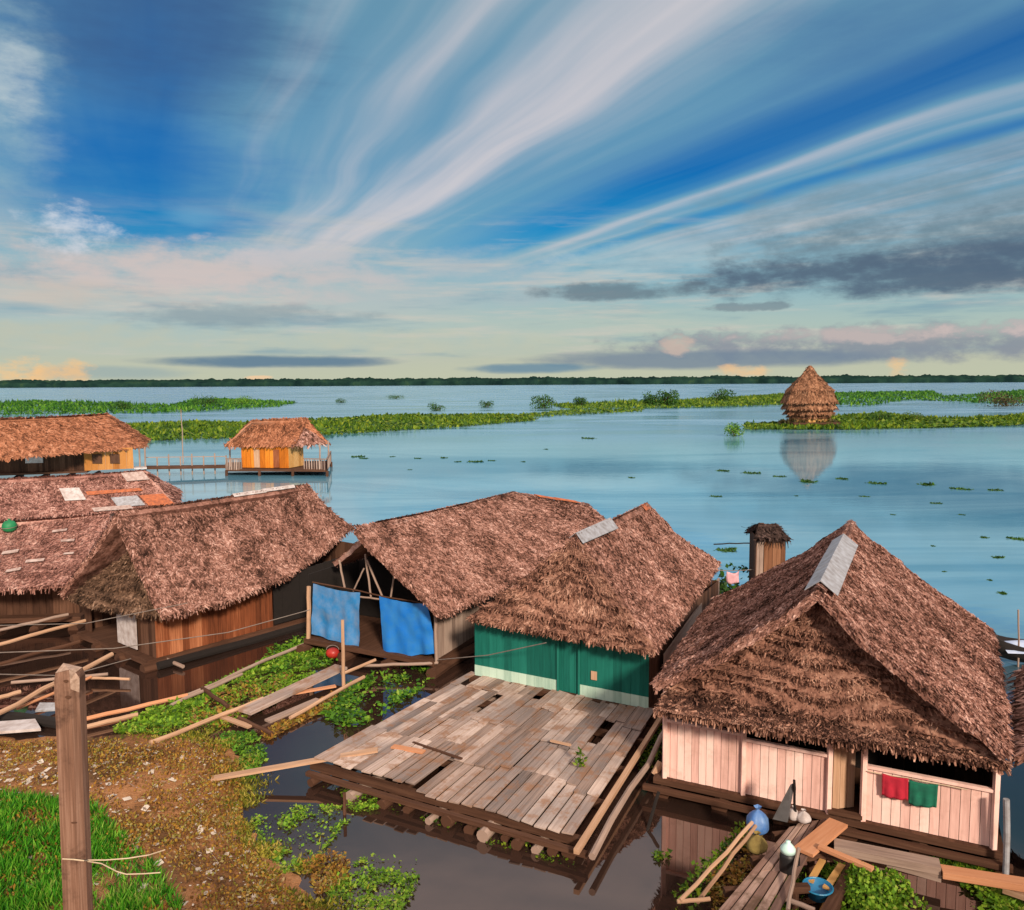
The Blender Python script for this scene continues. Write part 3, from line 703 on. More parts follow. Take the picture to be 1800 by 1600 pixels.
# ------------------------------------------------------------------ house B: green house
def house_green():
    RF, RB = P(1012, 944, 4.1), P(1138, 887, 4.1)
    EFL, EFR, EBR = P(825, 1086, 1.95), P(1153, 1145, 1.95), P(1268, 988, 2.35)
    a, b = P(835, 1187, .4), P(1140, 1247, .4); d = (b - a).normalized(); back = V((-d.y, d.x, 0))
    c = a.lerp(b, .5); H = thing('thatched_house', 'green plank house with mint skirting behind the timber platform', 'house', V((c.x, c.y, 0)), 'thatched houses on the water')
    EBL = RB + (RB - EBR) ; EBL = V((EBL.x, EBL.y, 2.2))
    right = Slope([RF, RF.lerp(RB, .5), RB], [EFR, EFR.lerp(EBR, .5), EBR], .10, .08, seed=11)
    left = Slope([RB, RF], [EBL, EFL], .06, .05, seed=12)
    rd = (RF - EFR).normalized()
    front = Slope([RF - d * .1 - V((0, 0, .12)), RF + d * .1 - V((0, 0, .12))], [EFL - V((0, 0, .02)), EFL.lerp(EFR, .5) - V((0, 0, .05)), EFR - V((0, 0, .02))], .04, .07, courses=7, step=.14, seed=15)
    rf = thatch_part('roof', [right, left], M['thatch'], H, .14, 700, .105, .030, .016, (('bot', 'left', 'right'), ('bot', 'right')), .8, 110, .13)
    thatch_part('gable_thatch', [front], M['thatch_dark'], H, .12, 850, .115, .03, .03, (('bot',),), .5, 160, .14)
    cap = MB(); q, q2 = RF, RF.lerp(RB, .42); ld, r2 = (EFL - RF).normalized(), (EFR - RF).normalized()
    ridge_cap(cap, q, q2, q + ld * .2, q2 + ld * .2, q + r2 * .3, q2 + r2 * .34, 1, .09); cap.build('ridge_sheet', M['metal'], rf)
    cap = MB(); q, q2 = RF.lerp(RB, .9), RF.lerp(RB, .99); ridge_cap(cap, q, q2, q + ld * .2, q2 + ld * .2, q + r2 * .2, q2 + r2 * .2, 1, .06); cap.build('ridge_tile', M['rust'], rf)
    zb = .4; dl, dr = PV(981, 1215, a, b), PV(1018, 1222, a, b)
    for p, q in ((a, dl), (dr, b)):
        w = MB(); boards(w, p, q, .66, 1.85, .2, gap=.004); w.build('wall', M['green'], H)
        w = MB(); boards(w, V((p.x, p.y, 0)) - back * .012, V((q.x, q.y, 0)) - back * .012, .41, .672, .2, gap=.004); w.build('skirting', M['mint'], H)
    k = MB(); boards(k, dl + back * .03, dr + back * .03, .42, 1.85, .14); k.build('door', M['green'], H)
    for p in (dl, dr): 
        k = MB(); post(k, p - back * .02, .41, 1.85, .05); k.build('door_frame', M['green'], H)
    sg = PV(1045, 1187, a, b) - back * .03
    k = MB(); k.bar(sg - V((0, 0, .1)), sg + V((0, 0, .1)), .14, .02, back); k.build('notice', M['tan_wood'], H)
    L = 6
    for p, q, m in ((b, b + back * L, 'brown_wood'), (a + back * L, a, 'green'), (b + back * L, a + back * L, 'brown_wood')):
        w = MB(); boards(w, p, q, .41, 1.95, .2); w.build('wall', M[m], H)
    fl = MB(); slabbox(fl, [a - back * .12 - d * .1, b - back * .12 + d * .1, b + back * L + d * .1, a + back * L - d * .1], .26, .405); fl.build('floor', M['brown_wood'], H)
    for k_ in range(5):
        g = MB(); s0 = a.lerp(b, k_ / 4); g.tube(V((s0.x, s0.y, .1)) - back * .3, V((s0.x, s0.y, .1)) + back * (L + .2), .17, .15); g.build('float_log', M['brown_wood'], H)
    # pale sheet standing along the right eave
    k = MB(); p0, p1 = P(1166, 1165, 1.3), P(1262, 1028, 1.7)
    k.hexa([p0 - V((0, 0, .35)), p1 - V((0, 0, .3)), p1 + V((.05, .02, -.3)), p0 + V((.05, .02, -.35)), p0 + V((0, 0, .2)), p1 + V((0, 0, .2)), p1 + V((.05, .02, .2)), p0 + V((.05, .02, .2))]); k.build('side_sheet', M['grey_wood'], H)
    return dict(a=a, b=b, d=d, back=back)
HB = house_green()

# ------------------------------------------------------------------ house C: blue tarpaulin front
def house_tarp():
    RF, RB = P(624, 930, 3.85), P(905, 866, 3.6)
    EFR, EBR, K2 = P(777, 1080, 1.8), P(1085, 945, 2.2), P(1036, 888, 3.0)
    EFL = P(548, 1000, 2.45)
    a, b = P(540, 1120, .4), P(768, 1160, .4); d = (b - a).normalized(); back = V((-d.y, d.x, 0)); bb = P(840, 1112, .4)
    c = a.lerp(b, .5); H = thing('thatched_house', 'open gabled house closed off with blue tarpaulins', 'house', V((c.x, c.y, 0)), 'thatched houses on the water')
    EBL = RB + (EFL - RF) * .9
    right = Slope([RF, RF.lerp(RB, .5), RB], [EFR, EFR.lerp(EBR, .5), EBR], .08, .07, seed=21)
    left = Slope([RB, RF + back * .9], [EBL, EFL + back * .9], .06, .05, seed=22)
    hip = Slope([RB - V((0, 0, .03)), K2], [EBR + V((0, 0, -.05)), EBR + V((.6, .5, -.1))], .03, .06, seed=23)
    rf = thatch_part('roof', [right, left, hip], M['thatch'], H, .13, 560, .115, .033, .017, (('bot', 'left', 'right'), ('bot',), ('bot', 'right')), .8, 90, .13)
    cap = MB(); q, q2 = RB, K2; dn = (EBR - RB).normalized(); ridge_cap(cap, q.lerp(q2, .25), q.lerp(q2, .8), q.lerp(q2, .25) + dn * .25, q.lerp(q2, .8) + dn * .25, q.lerp(q2, .25) + V((0, .2, -.1)), q.lerp(q2, .8) + V((0, .2, -.1)), 2, .06); cap.build('ridge_tile', M['rust'], rf)
    g = lambda px, py: PV(px, py, a, b)
    def tarp(pts, mat, seed):
        p = [g(*q) for q in pts]; k = MB(); n = 22; fwd = -back
        for side in (0, 1):
            for j in range(n + 1):
                for i in range(n + 1):
                    q = p[0].lerp(p[1], i / n).lerp(p[3].lerp(p[2], i / n), j / n)
                    k.v.append(q + fwd * (.05 * noise.noise(V((i * .3, j * .16, seed))) + .01 * noise.noise(V((i * 1.1 + j * .6, j * .4, seed + 3))) + .04 * sin(i * .8 + seed) * (j / n) + side * .012) - V((0, 0, .05 * sin(pi * i / n) * (1 - j / n))))
        N = n + 1
        for j in range(n):
            for i in range(n):
                q = j * N + i; k.face((q, q + 1, q + N + 1, q + N)); q += N * N; k.face((q, q + N, q + N + 1, q + 1))
        k.build('tarpaulin', M[mat], H, True)['label'] = 'faded blue tarpaulin' if mat == 'tarp2' else 'bright blue tarpaulin'
    tarp([(551, 1026), (632, 1042), (631, 1140), (549, 1114)], 'tarp2', 1)
    tarp([(667, 1048), (752, 1062), (768, 1148), (674, 1158)], 'tarp', 5)
    def pole(x0, y0, x1, y1, r=.035, m='tan_wood', off=.05, nm='pole'):
        k = MB(); k.tube(g(x0, y0) + back * off, g(x1, y1) + back * off, r, seg=6); k.build(nm, M[m], H)
    pole(640, 975, 650, 1050, .028, 'grey_wood'); pole(643, 985, 671, 1052, .028, 'grey_wood'); pole(638, 1000, 619, 1040, .022, 'grey_wood'); pole(594, 985, 604, 1035, .03, 'grey_wood'); pole(691, 1012, 685, 1050, .025, 'grey_wood')
    pole(630, 1050, 675, 1055, .026, 'grey_wood'); pole(546, 1030, 545, 1125, .06, 'tan_wood', -.08); pole(767, 1075, 769, 1165, .05, 'grey_wood', -.04); pole(548, 1024, 768, 1067, .02, 'brown_wood', .03)
    w = MB(); boards(w, b, bb + back * 3, .41, 1.9, .2, zt=1.95); w.build('wall', M['grey_wood'], H)
    w = MB(); boards(w, bb + back * 3, a + back * 5.2, .41, 2.2, .2); w.build('wall', M['dark'], H)  # near-black colour puts interior shade on the back and side walls
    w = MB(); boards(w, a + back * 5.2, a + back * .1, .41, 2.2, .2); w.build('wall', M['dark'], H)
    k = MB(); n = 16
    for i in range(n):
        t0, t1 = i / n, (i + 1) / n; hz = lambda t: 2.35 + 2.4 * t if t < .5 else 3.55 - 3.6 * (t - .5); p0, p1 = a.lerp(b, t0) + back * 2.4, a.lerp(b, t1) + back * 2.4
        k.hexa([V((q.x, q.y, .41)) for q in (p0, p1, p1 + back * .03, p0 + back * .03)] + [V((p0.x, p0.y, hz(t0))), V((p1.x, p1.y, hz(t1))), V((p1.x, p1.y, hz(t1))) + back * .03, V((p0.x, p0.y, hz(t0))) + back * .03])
    k.build('shade_panel', M['dark'], H)  # added near-black panel stands in for shade inside the gable
    fl = MB(); slabbox(fl, [a - back * .15, b - back * .15, bb + back * 3, a + back * 5.2], .26, .4); fl.build('floor', M['brown_wood'], H)
    for k_ in range(4):
        gg = MB(); s0 = a.lerp(b, k_ / 3); gg.tube(V((s0.x, s0.y, .1)) - back * .3, V((s0.x, s0.y, .1)) + back * 5, .16); gg.build('float_log', M['brown_wood'], H)
    return dict(a=a, b=b, d=d, back=back)
HC = house_tarp()

# ------------------------------------------------------------------ house D: brown plank house
def house_brown():
    RF, RB = P(205, 902, 4.1), P(542, 854, 4.1)
    EFR, EBR, EFL = P(288, 1082, 1.65), P(622, 926, 2.7), P(105, 1042, 1.75)
    b, bb = P(275, 1158, .25), P(480, 1102, .25); a = P(150, 1108, .25)
    side = (bb - b).normalized()
    c = a.lerp(b, .5); H = thing('thatched_house', 'dark hipped house with red-brown plank side, white leaf by its doorway', 'house', V((c.x, c.y, 0)), 'thatched houses on the water')
    d = (b - a).normalized(); back = V((-d.y, d.x, 0))
    EBL = RB + (EFL - RF) * .9
    right = Slope([RF, RF.lerp(RB, .25) - V((0, 0, .08)), RF.lerp(RB, .5) - V((0, 0, .10)), RF.lerp(RB, .75) - V((0, 0, .05)), RB], [EFR, P(400, 1056, 1.62), P(500, 1016, 1.82), P(562, 974, 2.08), EBR], .12, .10, seed=31)
    left = Slope([RB, RF], [EBL, EFL], .06, .05, seed=32)
    t0 = RF - V((0, 0, .85)) + back * .75
    front = Slope([t0 - d * .1, t0 + d * .1], [EFL + d * .25 + back * .1 - V((0, 0, .1)), EFL.lerp(EFR, .5) - V((0, 0, .15)) - back * .05, EFR - d * .2 + back * .1 - V((0, 0, .1))], .05, .09, courses=7, step=.13, seed=35)
    rf = thatch_part('roof', [right, left], M['thatch'], H, .15, 560, .115, .033, .017, (('bot', 'left', 'right'), ('bot', 'right')), .8, 90, .15)
    thatch_part('gable_thatch', [front], M['thatch_shaded'], H, .12, 500, .12, .033, .03, (('bot',),), .5, 120, .16)
    cap = MB(); r2 = (EFR - RF).normalized(); l2 = (EFL - RF).normalized()
    q, q2 = RF.lerp(RB, .55), RF.lerp(RB, .9); ridge_cap(cap, q, q2, q + l2 * .3, q2 + l2 * .3, q + r2 * .12, q2 + r2 * .12, 2, .09); cap.build('ridge_sheet', M['white'], rf)
    w = MB(); boards(w, b, bb, .26, 1.58, .19, zt=1.72, jag=.01); w.build('wall', M['red_wood'], H)
    w = MB(); boards(w, bb + side * .05, bb + side * 3.2, .3, 1.72, .3, zt=2.0); w.build('wall', M['dark'], H)
    w = MB(); boards(w, a, a.lerp(b, .1), .26, 2.1, .18); w.build('wall', M['brown_wood'], H); w = MB(); boards(w, a.lerp(b, .72), b, .26, 2.0, .18); w.build('wall', M['brown_wood'], H)
    dd = a.lerp(b, .52) - back * .12
    k = MB(); boards(k, PV(213, 1130, a, b) - back * .1, PV(247, 1140, a, b) - back * .1, .35, 1.75, .2); k.build('door', M['white'], H)
    e = bb + side * 3.2; f = a + (e - b)
    w = MB(); boards(w, e, f, .26, 2.3, .25); w.build('wall', M['brown_wood'], H)
    w = MB(); boards(w, f, a, .26, 2.1, .25); w.build('wall', M['brown_wood'], H)
    fl = MB(); slabbox(fl, [a - back * .25, b - back * .25, e, f], .1, .255); fl.build('floor', M['brown_wood'], H)
    for k_ in range(4):
        gg = MB(); s0 = a.lerp(b, k_ / 3); gg.tube(V((s0.x, s0.y, .05)) - back * .4, V((s0.x, s0.y, .05)) + (e - b), .16); gg.build('float_log', M['brown_wood'], H)
    g = MB(); g.tube(V((b.x, b.y, .12)) + V((.12, -.2, 0)), V((e.x, e.y, .12)) + V((.12, -.1, 0)), .11); g.build('float_log', M['dark'], H)
house_brown()

# ------------------------------------------------------------------ houses further left
def long_roof(label, RL, RR, EL, ER, mat, wallmat, wall_a, wall_b, ztop, dens, depth=4.0, hip=None, seed=40, blade=(.13, .045)):
    c = wall_a.lerp(wall_b, .5); H = thing('thatched_house', label, 'house', V((c.x, c.y, 0)), 'thatched houses on the water')
    fr = Slope([RL, RL.lerp(RR, .5) - V((0, 0, .08)), RR], [EL, EL.lerp(ER, .5) - V((0, 0, .05)), ER], .1, .09, seed=seed)
    off = RL - EL; bl, br = RL + V((off.x, off.y, -off.z)), RR + V((RR.x - ER.x, RR.y - ER.y, ER.z - RR.z))
    bk = Slope([RR, RL], [br, bl], .06, .06, seed=seed + 1); sl = [fr, bk]; frs = [('bot', 'left', 'right'), ('bot',)]
    if hip: sl.append(Slope([RR, RR + V((.05, .05, 0))], [ER, hip], .04, .06, seed=seed + 2)); frs.append(('bot',))
    rf = thatch_part('roof', sl, M[mat], H, .14, dens, blade[0], blade[1], .05, frs, .6, 30, .2 if blade[0] < .5 else .3)
    d = (wall_b - wall_a).normalized(); back = V((-d.y, d.x, 0)); z0 = wall_a.z
    w = MB(); boards(w, wall_a, wall_b, z0, ztop, .2); w.build('wall', M[wallmat], H)
    for p, q in ((wall_b, wall_b + back * depth), (wall_b + back * depth, wall_a + back * depth), (wall_a + back * depth, wall_a)):
        w = MB(); boards(w, p, q, z0, ztop, .25); w.build('wall', M[wallmat], H)
    fl = MB(); slabbox(fl, [wall_a - back * .4 - d * .2, wall_b - back * .4 + d * .2, wall_b + back * depth + d * .2, wall_a + back * depth - d * .2], z0 - .15, z0 + .003); fl.build('floor', M['brown_wood'], H)
    for k_ in range(5):
        gg = MB(); s0 = wall_a.lerp(wall_b, k_ / 4); gg.tube(V((s0.x, s0.y, .02)) - back * (.5 if z0 < .6 else -.2), V((s0.x, s0.y, .02)) + back * depth, .16); gg.build('float_log', M['brown_wood'], H)
    return H, rf, d, back, fr
# E: at the left edge, beside the brown house
H, rf, d, back, sE = long_roof('low brown house at the left edge, its patched thatch streaked with white', P(-160, 930, 3.0), P(193, 905, 3.3), P(-160, 1038, 1.6), P(112, 1026, 1.7), 'thatch_pale', 'brown_wood', P(-130, 1085, .4), P(140, 1078, .4), 1.6, 460, 4, None, 40)
for u, t, w_, h_ in ((.55, .45, .5, .14), (.72, .62, .55, .12), (.85, .35, .4, .1), (.62, .75, .45, .12), (.48, .6, .35, .1), (.78, .2, .45, .1), (.9, .55, .3, .08)):
    p = sE.at(u, t); q = sE.at(u + .04, t) - p; q.normalize(); k = MB(); k.bar(p + sE.n * .07 - q * w_ / 2, p + sE.n * .09 + q * w_ / 2, h_, .015, sE.n); k.build('patch_sheet', M['dull_sheet'], rf)
# F: the low roofs behind
H, rf, d, back, sF = long_roof('wide low pinkish roof patched with white and rusty sheets', P(-80, 848, 3.1), P(255, 829, 3.2), P(-80, 915, 1.55), P(316, 891, 1.6), 'thatch_pale', 'grey_wood', P(-60, 935, .4), P(300, 905, .4), 1.5, 300, 4, P(318, 862, 2.0), 50, (.18, .06))
def sheet_on(s, u0, u1, t0, t1, mat, parent, nm='patch_sheet', up=.09):
    k = MB(); p = [s.at(u0, t0), s.at(u1, t0), s.at(u1, t1), s.at(u0, t1)]; k.hexa([q + s.n * up for q in p] + [q + s.n * (up + .02) for q in p]); return k.build(nm, M[mat], parent)
sheet_on(sF, .50, .60, .30, .62, 'white', rf); sheet_on(sF, .86, .985, .02, .22, 'dull_sheet', rf); sheet_on(sF, .60, .78, .88, 1.0, 'dull_sheet', rf)
sheet_on(sF, .86, .985, .62, .98, 'rust', rf); sheet_on(sF, .72, .85, .62, .9, 'metal', rf); sheet_on(sF, .62, .9, .42, .5, 'rust', rf, up=.07)
# G: long house with yellow end room
RLg, RRg = P(-60, 742, 5.0), P(192, 729, 5.0)
H, rf, d, back, sG = long_roof('long red-thatched house with a yellow plank end room', RLg, RRg, P(-60, 808, 2.4), P(256, 786, 2.45), 'thatch_red', 'brown_wood', P(-50, 834, .8), P(150, 827, .8), 2.6, 60, 6, P(262, 770, 3.0), 60, (.4, .15))
ga, gb = P(150, 827, .8), P(236, 823, .8)
w = MB(); boards(w, ga - back * .3, gb - back * .3, .8, 2.5, .5); w.build('wall', M['amber_wood'], H)
for px in (172, 203):
    p = PV(px, 806, ga, gb) - back * .36; k = MB(); k.bar(p - d * .35, p + d * .35, .05, .75); k.build('window', M['brown_wood'], H)
for px in (246, 256):
    p = P(px, 822, .8); k = MB(); k.tube(V((p.x, p.y, -.3)), V((p.x, p.y, 2.5)), .07); k.build('porch_post', M['grey_wood'], H)
k = MB(); k.bar(gb + V((0, 0, .02)), P(258, 822, .8), 1.2, .12); k.build('porch_floor', M['white'], H)
ws = MB(); p = PV(62, 803, ga, gb) - back * .4; ws.bar(p - d * .6, p + d * .6, .05, .9); ws.build('wall_sheet', M['white'], H)

# H: orange cabin
def cabin():
    za, zr = 2.45, 4.5
    RL, RR = P(440, 741, zr), P(540, 737, zr)
    EFL, EFR, E2 = P(394, 784, za), P(517, 784, za), P(579, 779, za)
    a, b, c2 = P(425, 822, .6), P(508, 823, .6), P(534, 818, .6)
    d = (b - a).normalized(); back = V((-d.y, d.x, 0)); m = a.lerp(b, .5)
    H = thing('lake_cabin', 'small orange plank cabin with red thatched roof standing over the lake', 'cabin', V((m.x, m.y, 0)))
    EBL = EFL + (E2 - EFR); 
    fr = Slope([RL, RR], [EFL, EFR], .05, .06, seed=70); bk = Slope([RR, RL], [E2, EBL], .05, .05, seed=71)
    gt = RR.lerp(EFR.lerp(E2, .5), .0); mid = EFR.lerp(E2, .5)
    gb_ = Slope([RR - V((0, 0, .25)) - d * .25, RR - V((0, 0, .25)) - d * .24], [EFR - d * .2, E2 - d * .2], .03, .05, courses=4, step=.1, seed=72)
    ml = EFL.lerp(EBL, .5); hb = Slope([RL, RL + V((.02, .02, 0))], [EBL, EFL], .03, .05, seed=73)
    thatch_part('roof', [fr, bk, hb], M['thatch_red'], H, .14, 90, .3, .11, .04, (('bot', 'right'), ('bot',), ('bot',)), .5, 14, .22)
    thatch_part('gable_thatch', [gb_], M['thatch'], H, .14, 28, .5, .2, .07, (('bot',),), .4, 12, .4)
    wd = c2 - b; e = b + wd * 1.0; f = a + wd
    w = MB(); boards(w, a, b, .6, 2.5, .42, .05, .03); w.build('wall', M['orange_wood'], H)
    w = MB(); boards(w, b, e, .6, 2.5, .42, .05, .03); w.build('wall', M['yellow_wood'], H)
    w = MB(); boards(w, e, f, .6, 2.5, .5, .05); w.build('wall', M['orange_wood'], H); w = MB(); boards(w, f, a, .6, 2.5, .5, .05); w.build('wall', M['orange_wood'], H)
    for px in (452, 486):
        p = PV(px, 803, a, b) - back * .06; k = MB(); k.bar(p - V((0, 0, .9)) , p + V((0, 0, .6)), .5, .05, back); k.build('door' if px == 452 else 'shutter', M['tan_wood'] if px == 452 else M['red_wood'], H)
    A, B_, C_, D_ = P(398, 827, .45), P(575, 828, .45), P(582, 812, .45), P(398, 815, .45)
    fl = MB(); slabbox(fl, [A, B_, C_, D_], .38, .56); fl.build('deck', M['brown_wood'], H)
    for p in (A, B_, C_, A.lerp(B_, .33), A.lerp(B_, .66), D_): 
        k = MB(); k.tube(V((p.x, p.y, -.4)), V((p.x, p.y, .45)), .12); k.build('pile', M['brown_wood'], H)
    for p in (P(563, 826, .5), P(578, 820, .5), P(405, 822, .5)):
        k = MB(); k.tube(V((p.x, p.y, .45)), V((p.x, p.y, 2.7)), .07); k.build('porch_post', M['grey_wood'], H)
    for p, q in ((P(535, 826, .5), B_), (B_, C_), (A, P(425, 826, .5))):
        k = MB(); n = 9
        for i in range(n + 1): s0 = p.lerp(q, i / n); k.bar(V((s0.x, s0.y, .5)), V((s0.x, s0.y, 1.4)), .07, .07, V((0, 1, 0)))
        k.bar(V((p.x, p.y, 1.42)), V((q.x, q.y, 1.42)), .1, .08); k.build('railing', M['grey_wood'], H)
cabin()
# jetty from the long house to the cabin
def jetty():
    p, q = P(256, 822, .7), P(398, 820, .6); H = thing('jetty', 'long thin footbridge linking the long house to the orange cabin', 'footbridge', V((p.x, p.y, 0)))
    k = MB(); k.bar(p, q, 1.0, .22); k.build('deck', M['brown_wood'], H); n = 7
    for i in range(n + 1):
        s = p.lerp(q, i / n); k = MB(); k.tube(V((s.x, s.y, -.4)), V((s.x, s.y, 1.75 if i in (2, 4, 6) else 1.55)), .06, seg=6); k.build('post', M['grey_wood'], H)
    k = MB(); k.bar(p + V((0, 0, .85)), q + V((0, 0, .85)), .06, .06); k.build('handrail', M['grey_wood'], H)
    p = P(322, 815, 0); k = MB(); k.tube(p, V((p.x, p.y, 5.2)), .06, .04, seg=6)
    tag(k.build('pole', M['grey_wood']), 'tall thin pole standing in water beside the jetty', 'pole')
jetty()
# tower hut far out
def tower():
    c = P(1421, 750, 0); k = c.y / F; H = thing('thatched_tower', 'tall thatched pagoda-like hut on stilts far out on the lake', 'hut', c)
    z = lambda py: CH + (667 + (1800 - 1421) / 180.0 - py) * k   # height of a picture row at this distance
    prof = [(645, 2), (662, 16), (684, 30), (706, 41)]
    def tier(y0, r0_, y1, r1, nm, seed, drop=2):
        mb = MB(); n = 8; sl = []
        for i in range(n):
            t0, t1 = 2 * pi * (i + .5) / n, 2 * pi * (i + 1.5) / n; A = lambda r, t, py: c + V((cos(t) * r * k, sin(t) * r * k, z(py)))
            s = Slope([A(r0_, t1, y0), A(r0_, t0, y0)], [A(r1, t1, y1), A(r1, t0, y1)], .06, .12, seed=seed + i); s.n = V((cos((t0 + t1) / 2), sin((t0 + t1) / 2), .7)).normalized()
            s.slab(mb, .2, 5, 8); s.blades(mb, 34, .5, .2, .07, .45); s.fringe(mb, 'bot', 8, .35, .15)
        mb.build(nm, M['thatch_tower'], H)
    tier(643, 2, 664, 18, 'roof', 80); tier(662, 17, 686, 39, 'roof', 85); tier(684, 38, 706, 47, 'roof', 90); tier(706, 40, 717, 46, 'roof', 100); tier(717, 36, 726, 42, 'roof', 105); tier(725, 30, 732, 36, 'roof', 110)
    w = MB(); n = 8
    for i in range(n):
        t0, t1 = 2 * pi * (i + .5) / n, 2 * pi * (i + 1.5) / n; boards(w, c + V((cos(t0), sin(t0), 0)) * 33 * k, c + V((cos(t1), sin(t1), 0)) * 31 * k, z(742), z(727), .5, .06)
    w.build('wall', M['yellow_wood'], H)
    fl = MB(); slabbox(fl, [c + V((x * 40 * k, y * 40 * k, 0)) for x, y in ((-1, -1), (1, -1), (1, 1), (-1, 1))], z(744), z(741)); fl.build('deck', M['brown_wood'], H)
    for x, y in ((-1, -1), (-.33, -1), (.33, -1), (1, -1), (1, 1), (-1, 1), (0, 0)):
        s = MB(); p = c + V((x * 37 * k, y * 37 * k, 0)); s.tube(V((p.x, p.y, -.5)), V((p.x, p.y, z(744))), .22); s.build('pile', M['brown_wood'], H)
    mb = MB()
    for _ in range(900):
        a = rnd.uniform(0, 2 * pi); r = rnd.uniform(20, 52) * k; leaf(mb, c + V((cos(a) * r, sin(a) * r * .8, rnd.uniform(0, .9))), rdir(.5), rdir(.2), .6, .4)
    tag(mb.build('undergrowth', M['leaf_brown']), 'olive undergrowth round the stilts of the tower', None, None, 'stuff')
tower()

# outhouse behind the pink house
def outhouse():
    y = 24.5; k = y / F; g = lambda px, py: PY(px, py, y)
    c = g(1354, 1000); H = thing('outhouse', 'narrow plank outhouse with a dark thatched cap behind the pink house', 'outhouse', V((c.x, c.y, 0)))
    xl, xr = g(1328, 1000).x, g(1380, 1000).x; zt = g(1354, 943).z; dp = 1.0
    pts = [V((xl, y, 0)), V((xr, y, 0)), V((xr + .1, y + dp, 0)), V((xl + .1, y + dp, 0))]
    xm = xl + (xr - xl) * .26
    w = MB(); boards(w, pts[0], V((xm, y, 0)), .3, zt, .13); w.build('door', M['grey_wood'], H)
    w = MB(); boards(w, V((xm + .02, y + .02, 0)), pts[1], .3, zt, .13); w.build('wall', M['hut_wood'], H)
    w = MB(); boards(w, pts[1], pts[2], .3, zt, .14); boards(w, pts[2], pts[3], .3, zt, .14); boards(w, pts[3], pts[0], .3, zt, .14); w.build('wall', M['brown_wood'], H)
    a, b = V((xl - .05, y - .16, zt - .02)), V((xr + .08, y - .16, zt - .05)); bk = V((.1, dp + .32, .0)); rz = V((0, dp / 2 + .1, .36))
    thatch_part('roof', [Slope([a + rz + V((.25, 0, 0)), b + rz - V((.25, 0, 0))], [a, b], .02, .06, seed=110), Slope([b + rz - V((.25, 0, 0)), a + rz + V((.25, 0, 0))], [b + bk, a + bk], .02, .05, seed=111)], M['thatch_black'], H, .14, 170, .2, .06, .06, (('bot', 'left', 'right'), ('bot', 'left', 'right')), .6, 40, .22)
    fl = MB(); slabbox(fl, [pts[0] + V((-.5, -.5, 0)), pts[1] + V((.6, -.5, 0)), pts[2] + V((.6, .3, 0)), pts[3] + V((-.5, .3, 0))], .14, .3); fl.build('floor', M['brown_wood'], H)
    for x in (xl - .3, xr + .3):
        s = MB(); s.tube(V((x, y - .7, .05)), V((x, y + dp + .5, .05)), .16); s.build('float_log', M['brown_wood'], H)
    lb = MB(); lb.tube(g(1320, 955), P(1255, 955, 1.6) if False else PY(1255, 957, y - 1.5), .02, seg=5); tag(lb.build('cable', M['dark']), 'dark line running left from the outhouse over the water', 'cable')
    p = g(1288, 1014); cl = MB(); n = 6
    for j in range(n + 1):
        for i in range(n + 1): cl.v.append(p + V(((i / n - .5) * .38, .05 * sin(i * 1.2 + j * .5), (.5 - j / n) * .34 - .06 * sin(i / n * pi))))
    for j in range(n):
        for i in range(n): q = j * (n + 1) + i; cl.face((q, q + 1, q + n + 2, q + n + 1))
    o = cl.build('hanging_cloth', plain('pink_cloth', (.75, .40, .44), .9), smooth=True); md = o.modifiers.new('thickness', 'SOLIDIFY'); md.thickness = .015
    tag(o, 'small pale pink cloth hung between the green and pink houses', 'cloth')
    ln = MB(); ln.tube(p + V((-.9, 0, .22)), p + V((1.2, .3, .18)), .012, seg=5, sag=.04); tag(ln.build('clothesline', M['cable']), 'thin line carrying the pale pink cloth', 'clothesline')
    b0 = PY(1283, 1000, 25.6); mb = bush_mesh(.75, .5, 1.5, 420, .2); mb.v = [q + V((b0.x, b0.y, .0)) for q in mb.v]
    tag(mb.build('shrub', M['leaf_dark']), 'dark shrub behind the pale pink cloth', 'shrub')
outhouse()

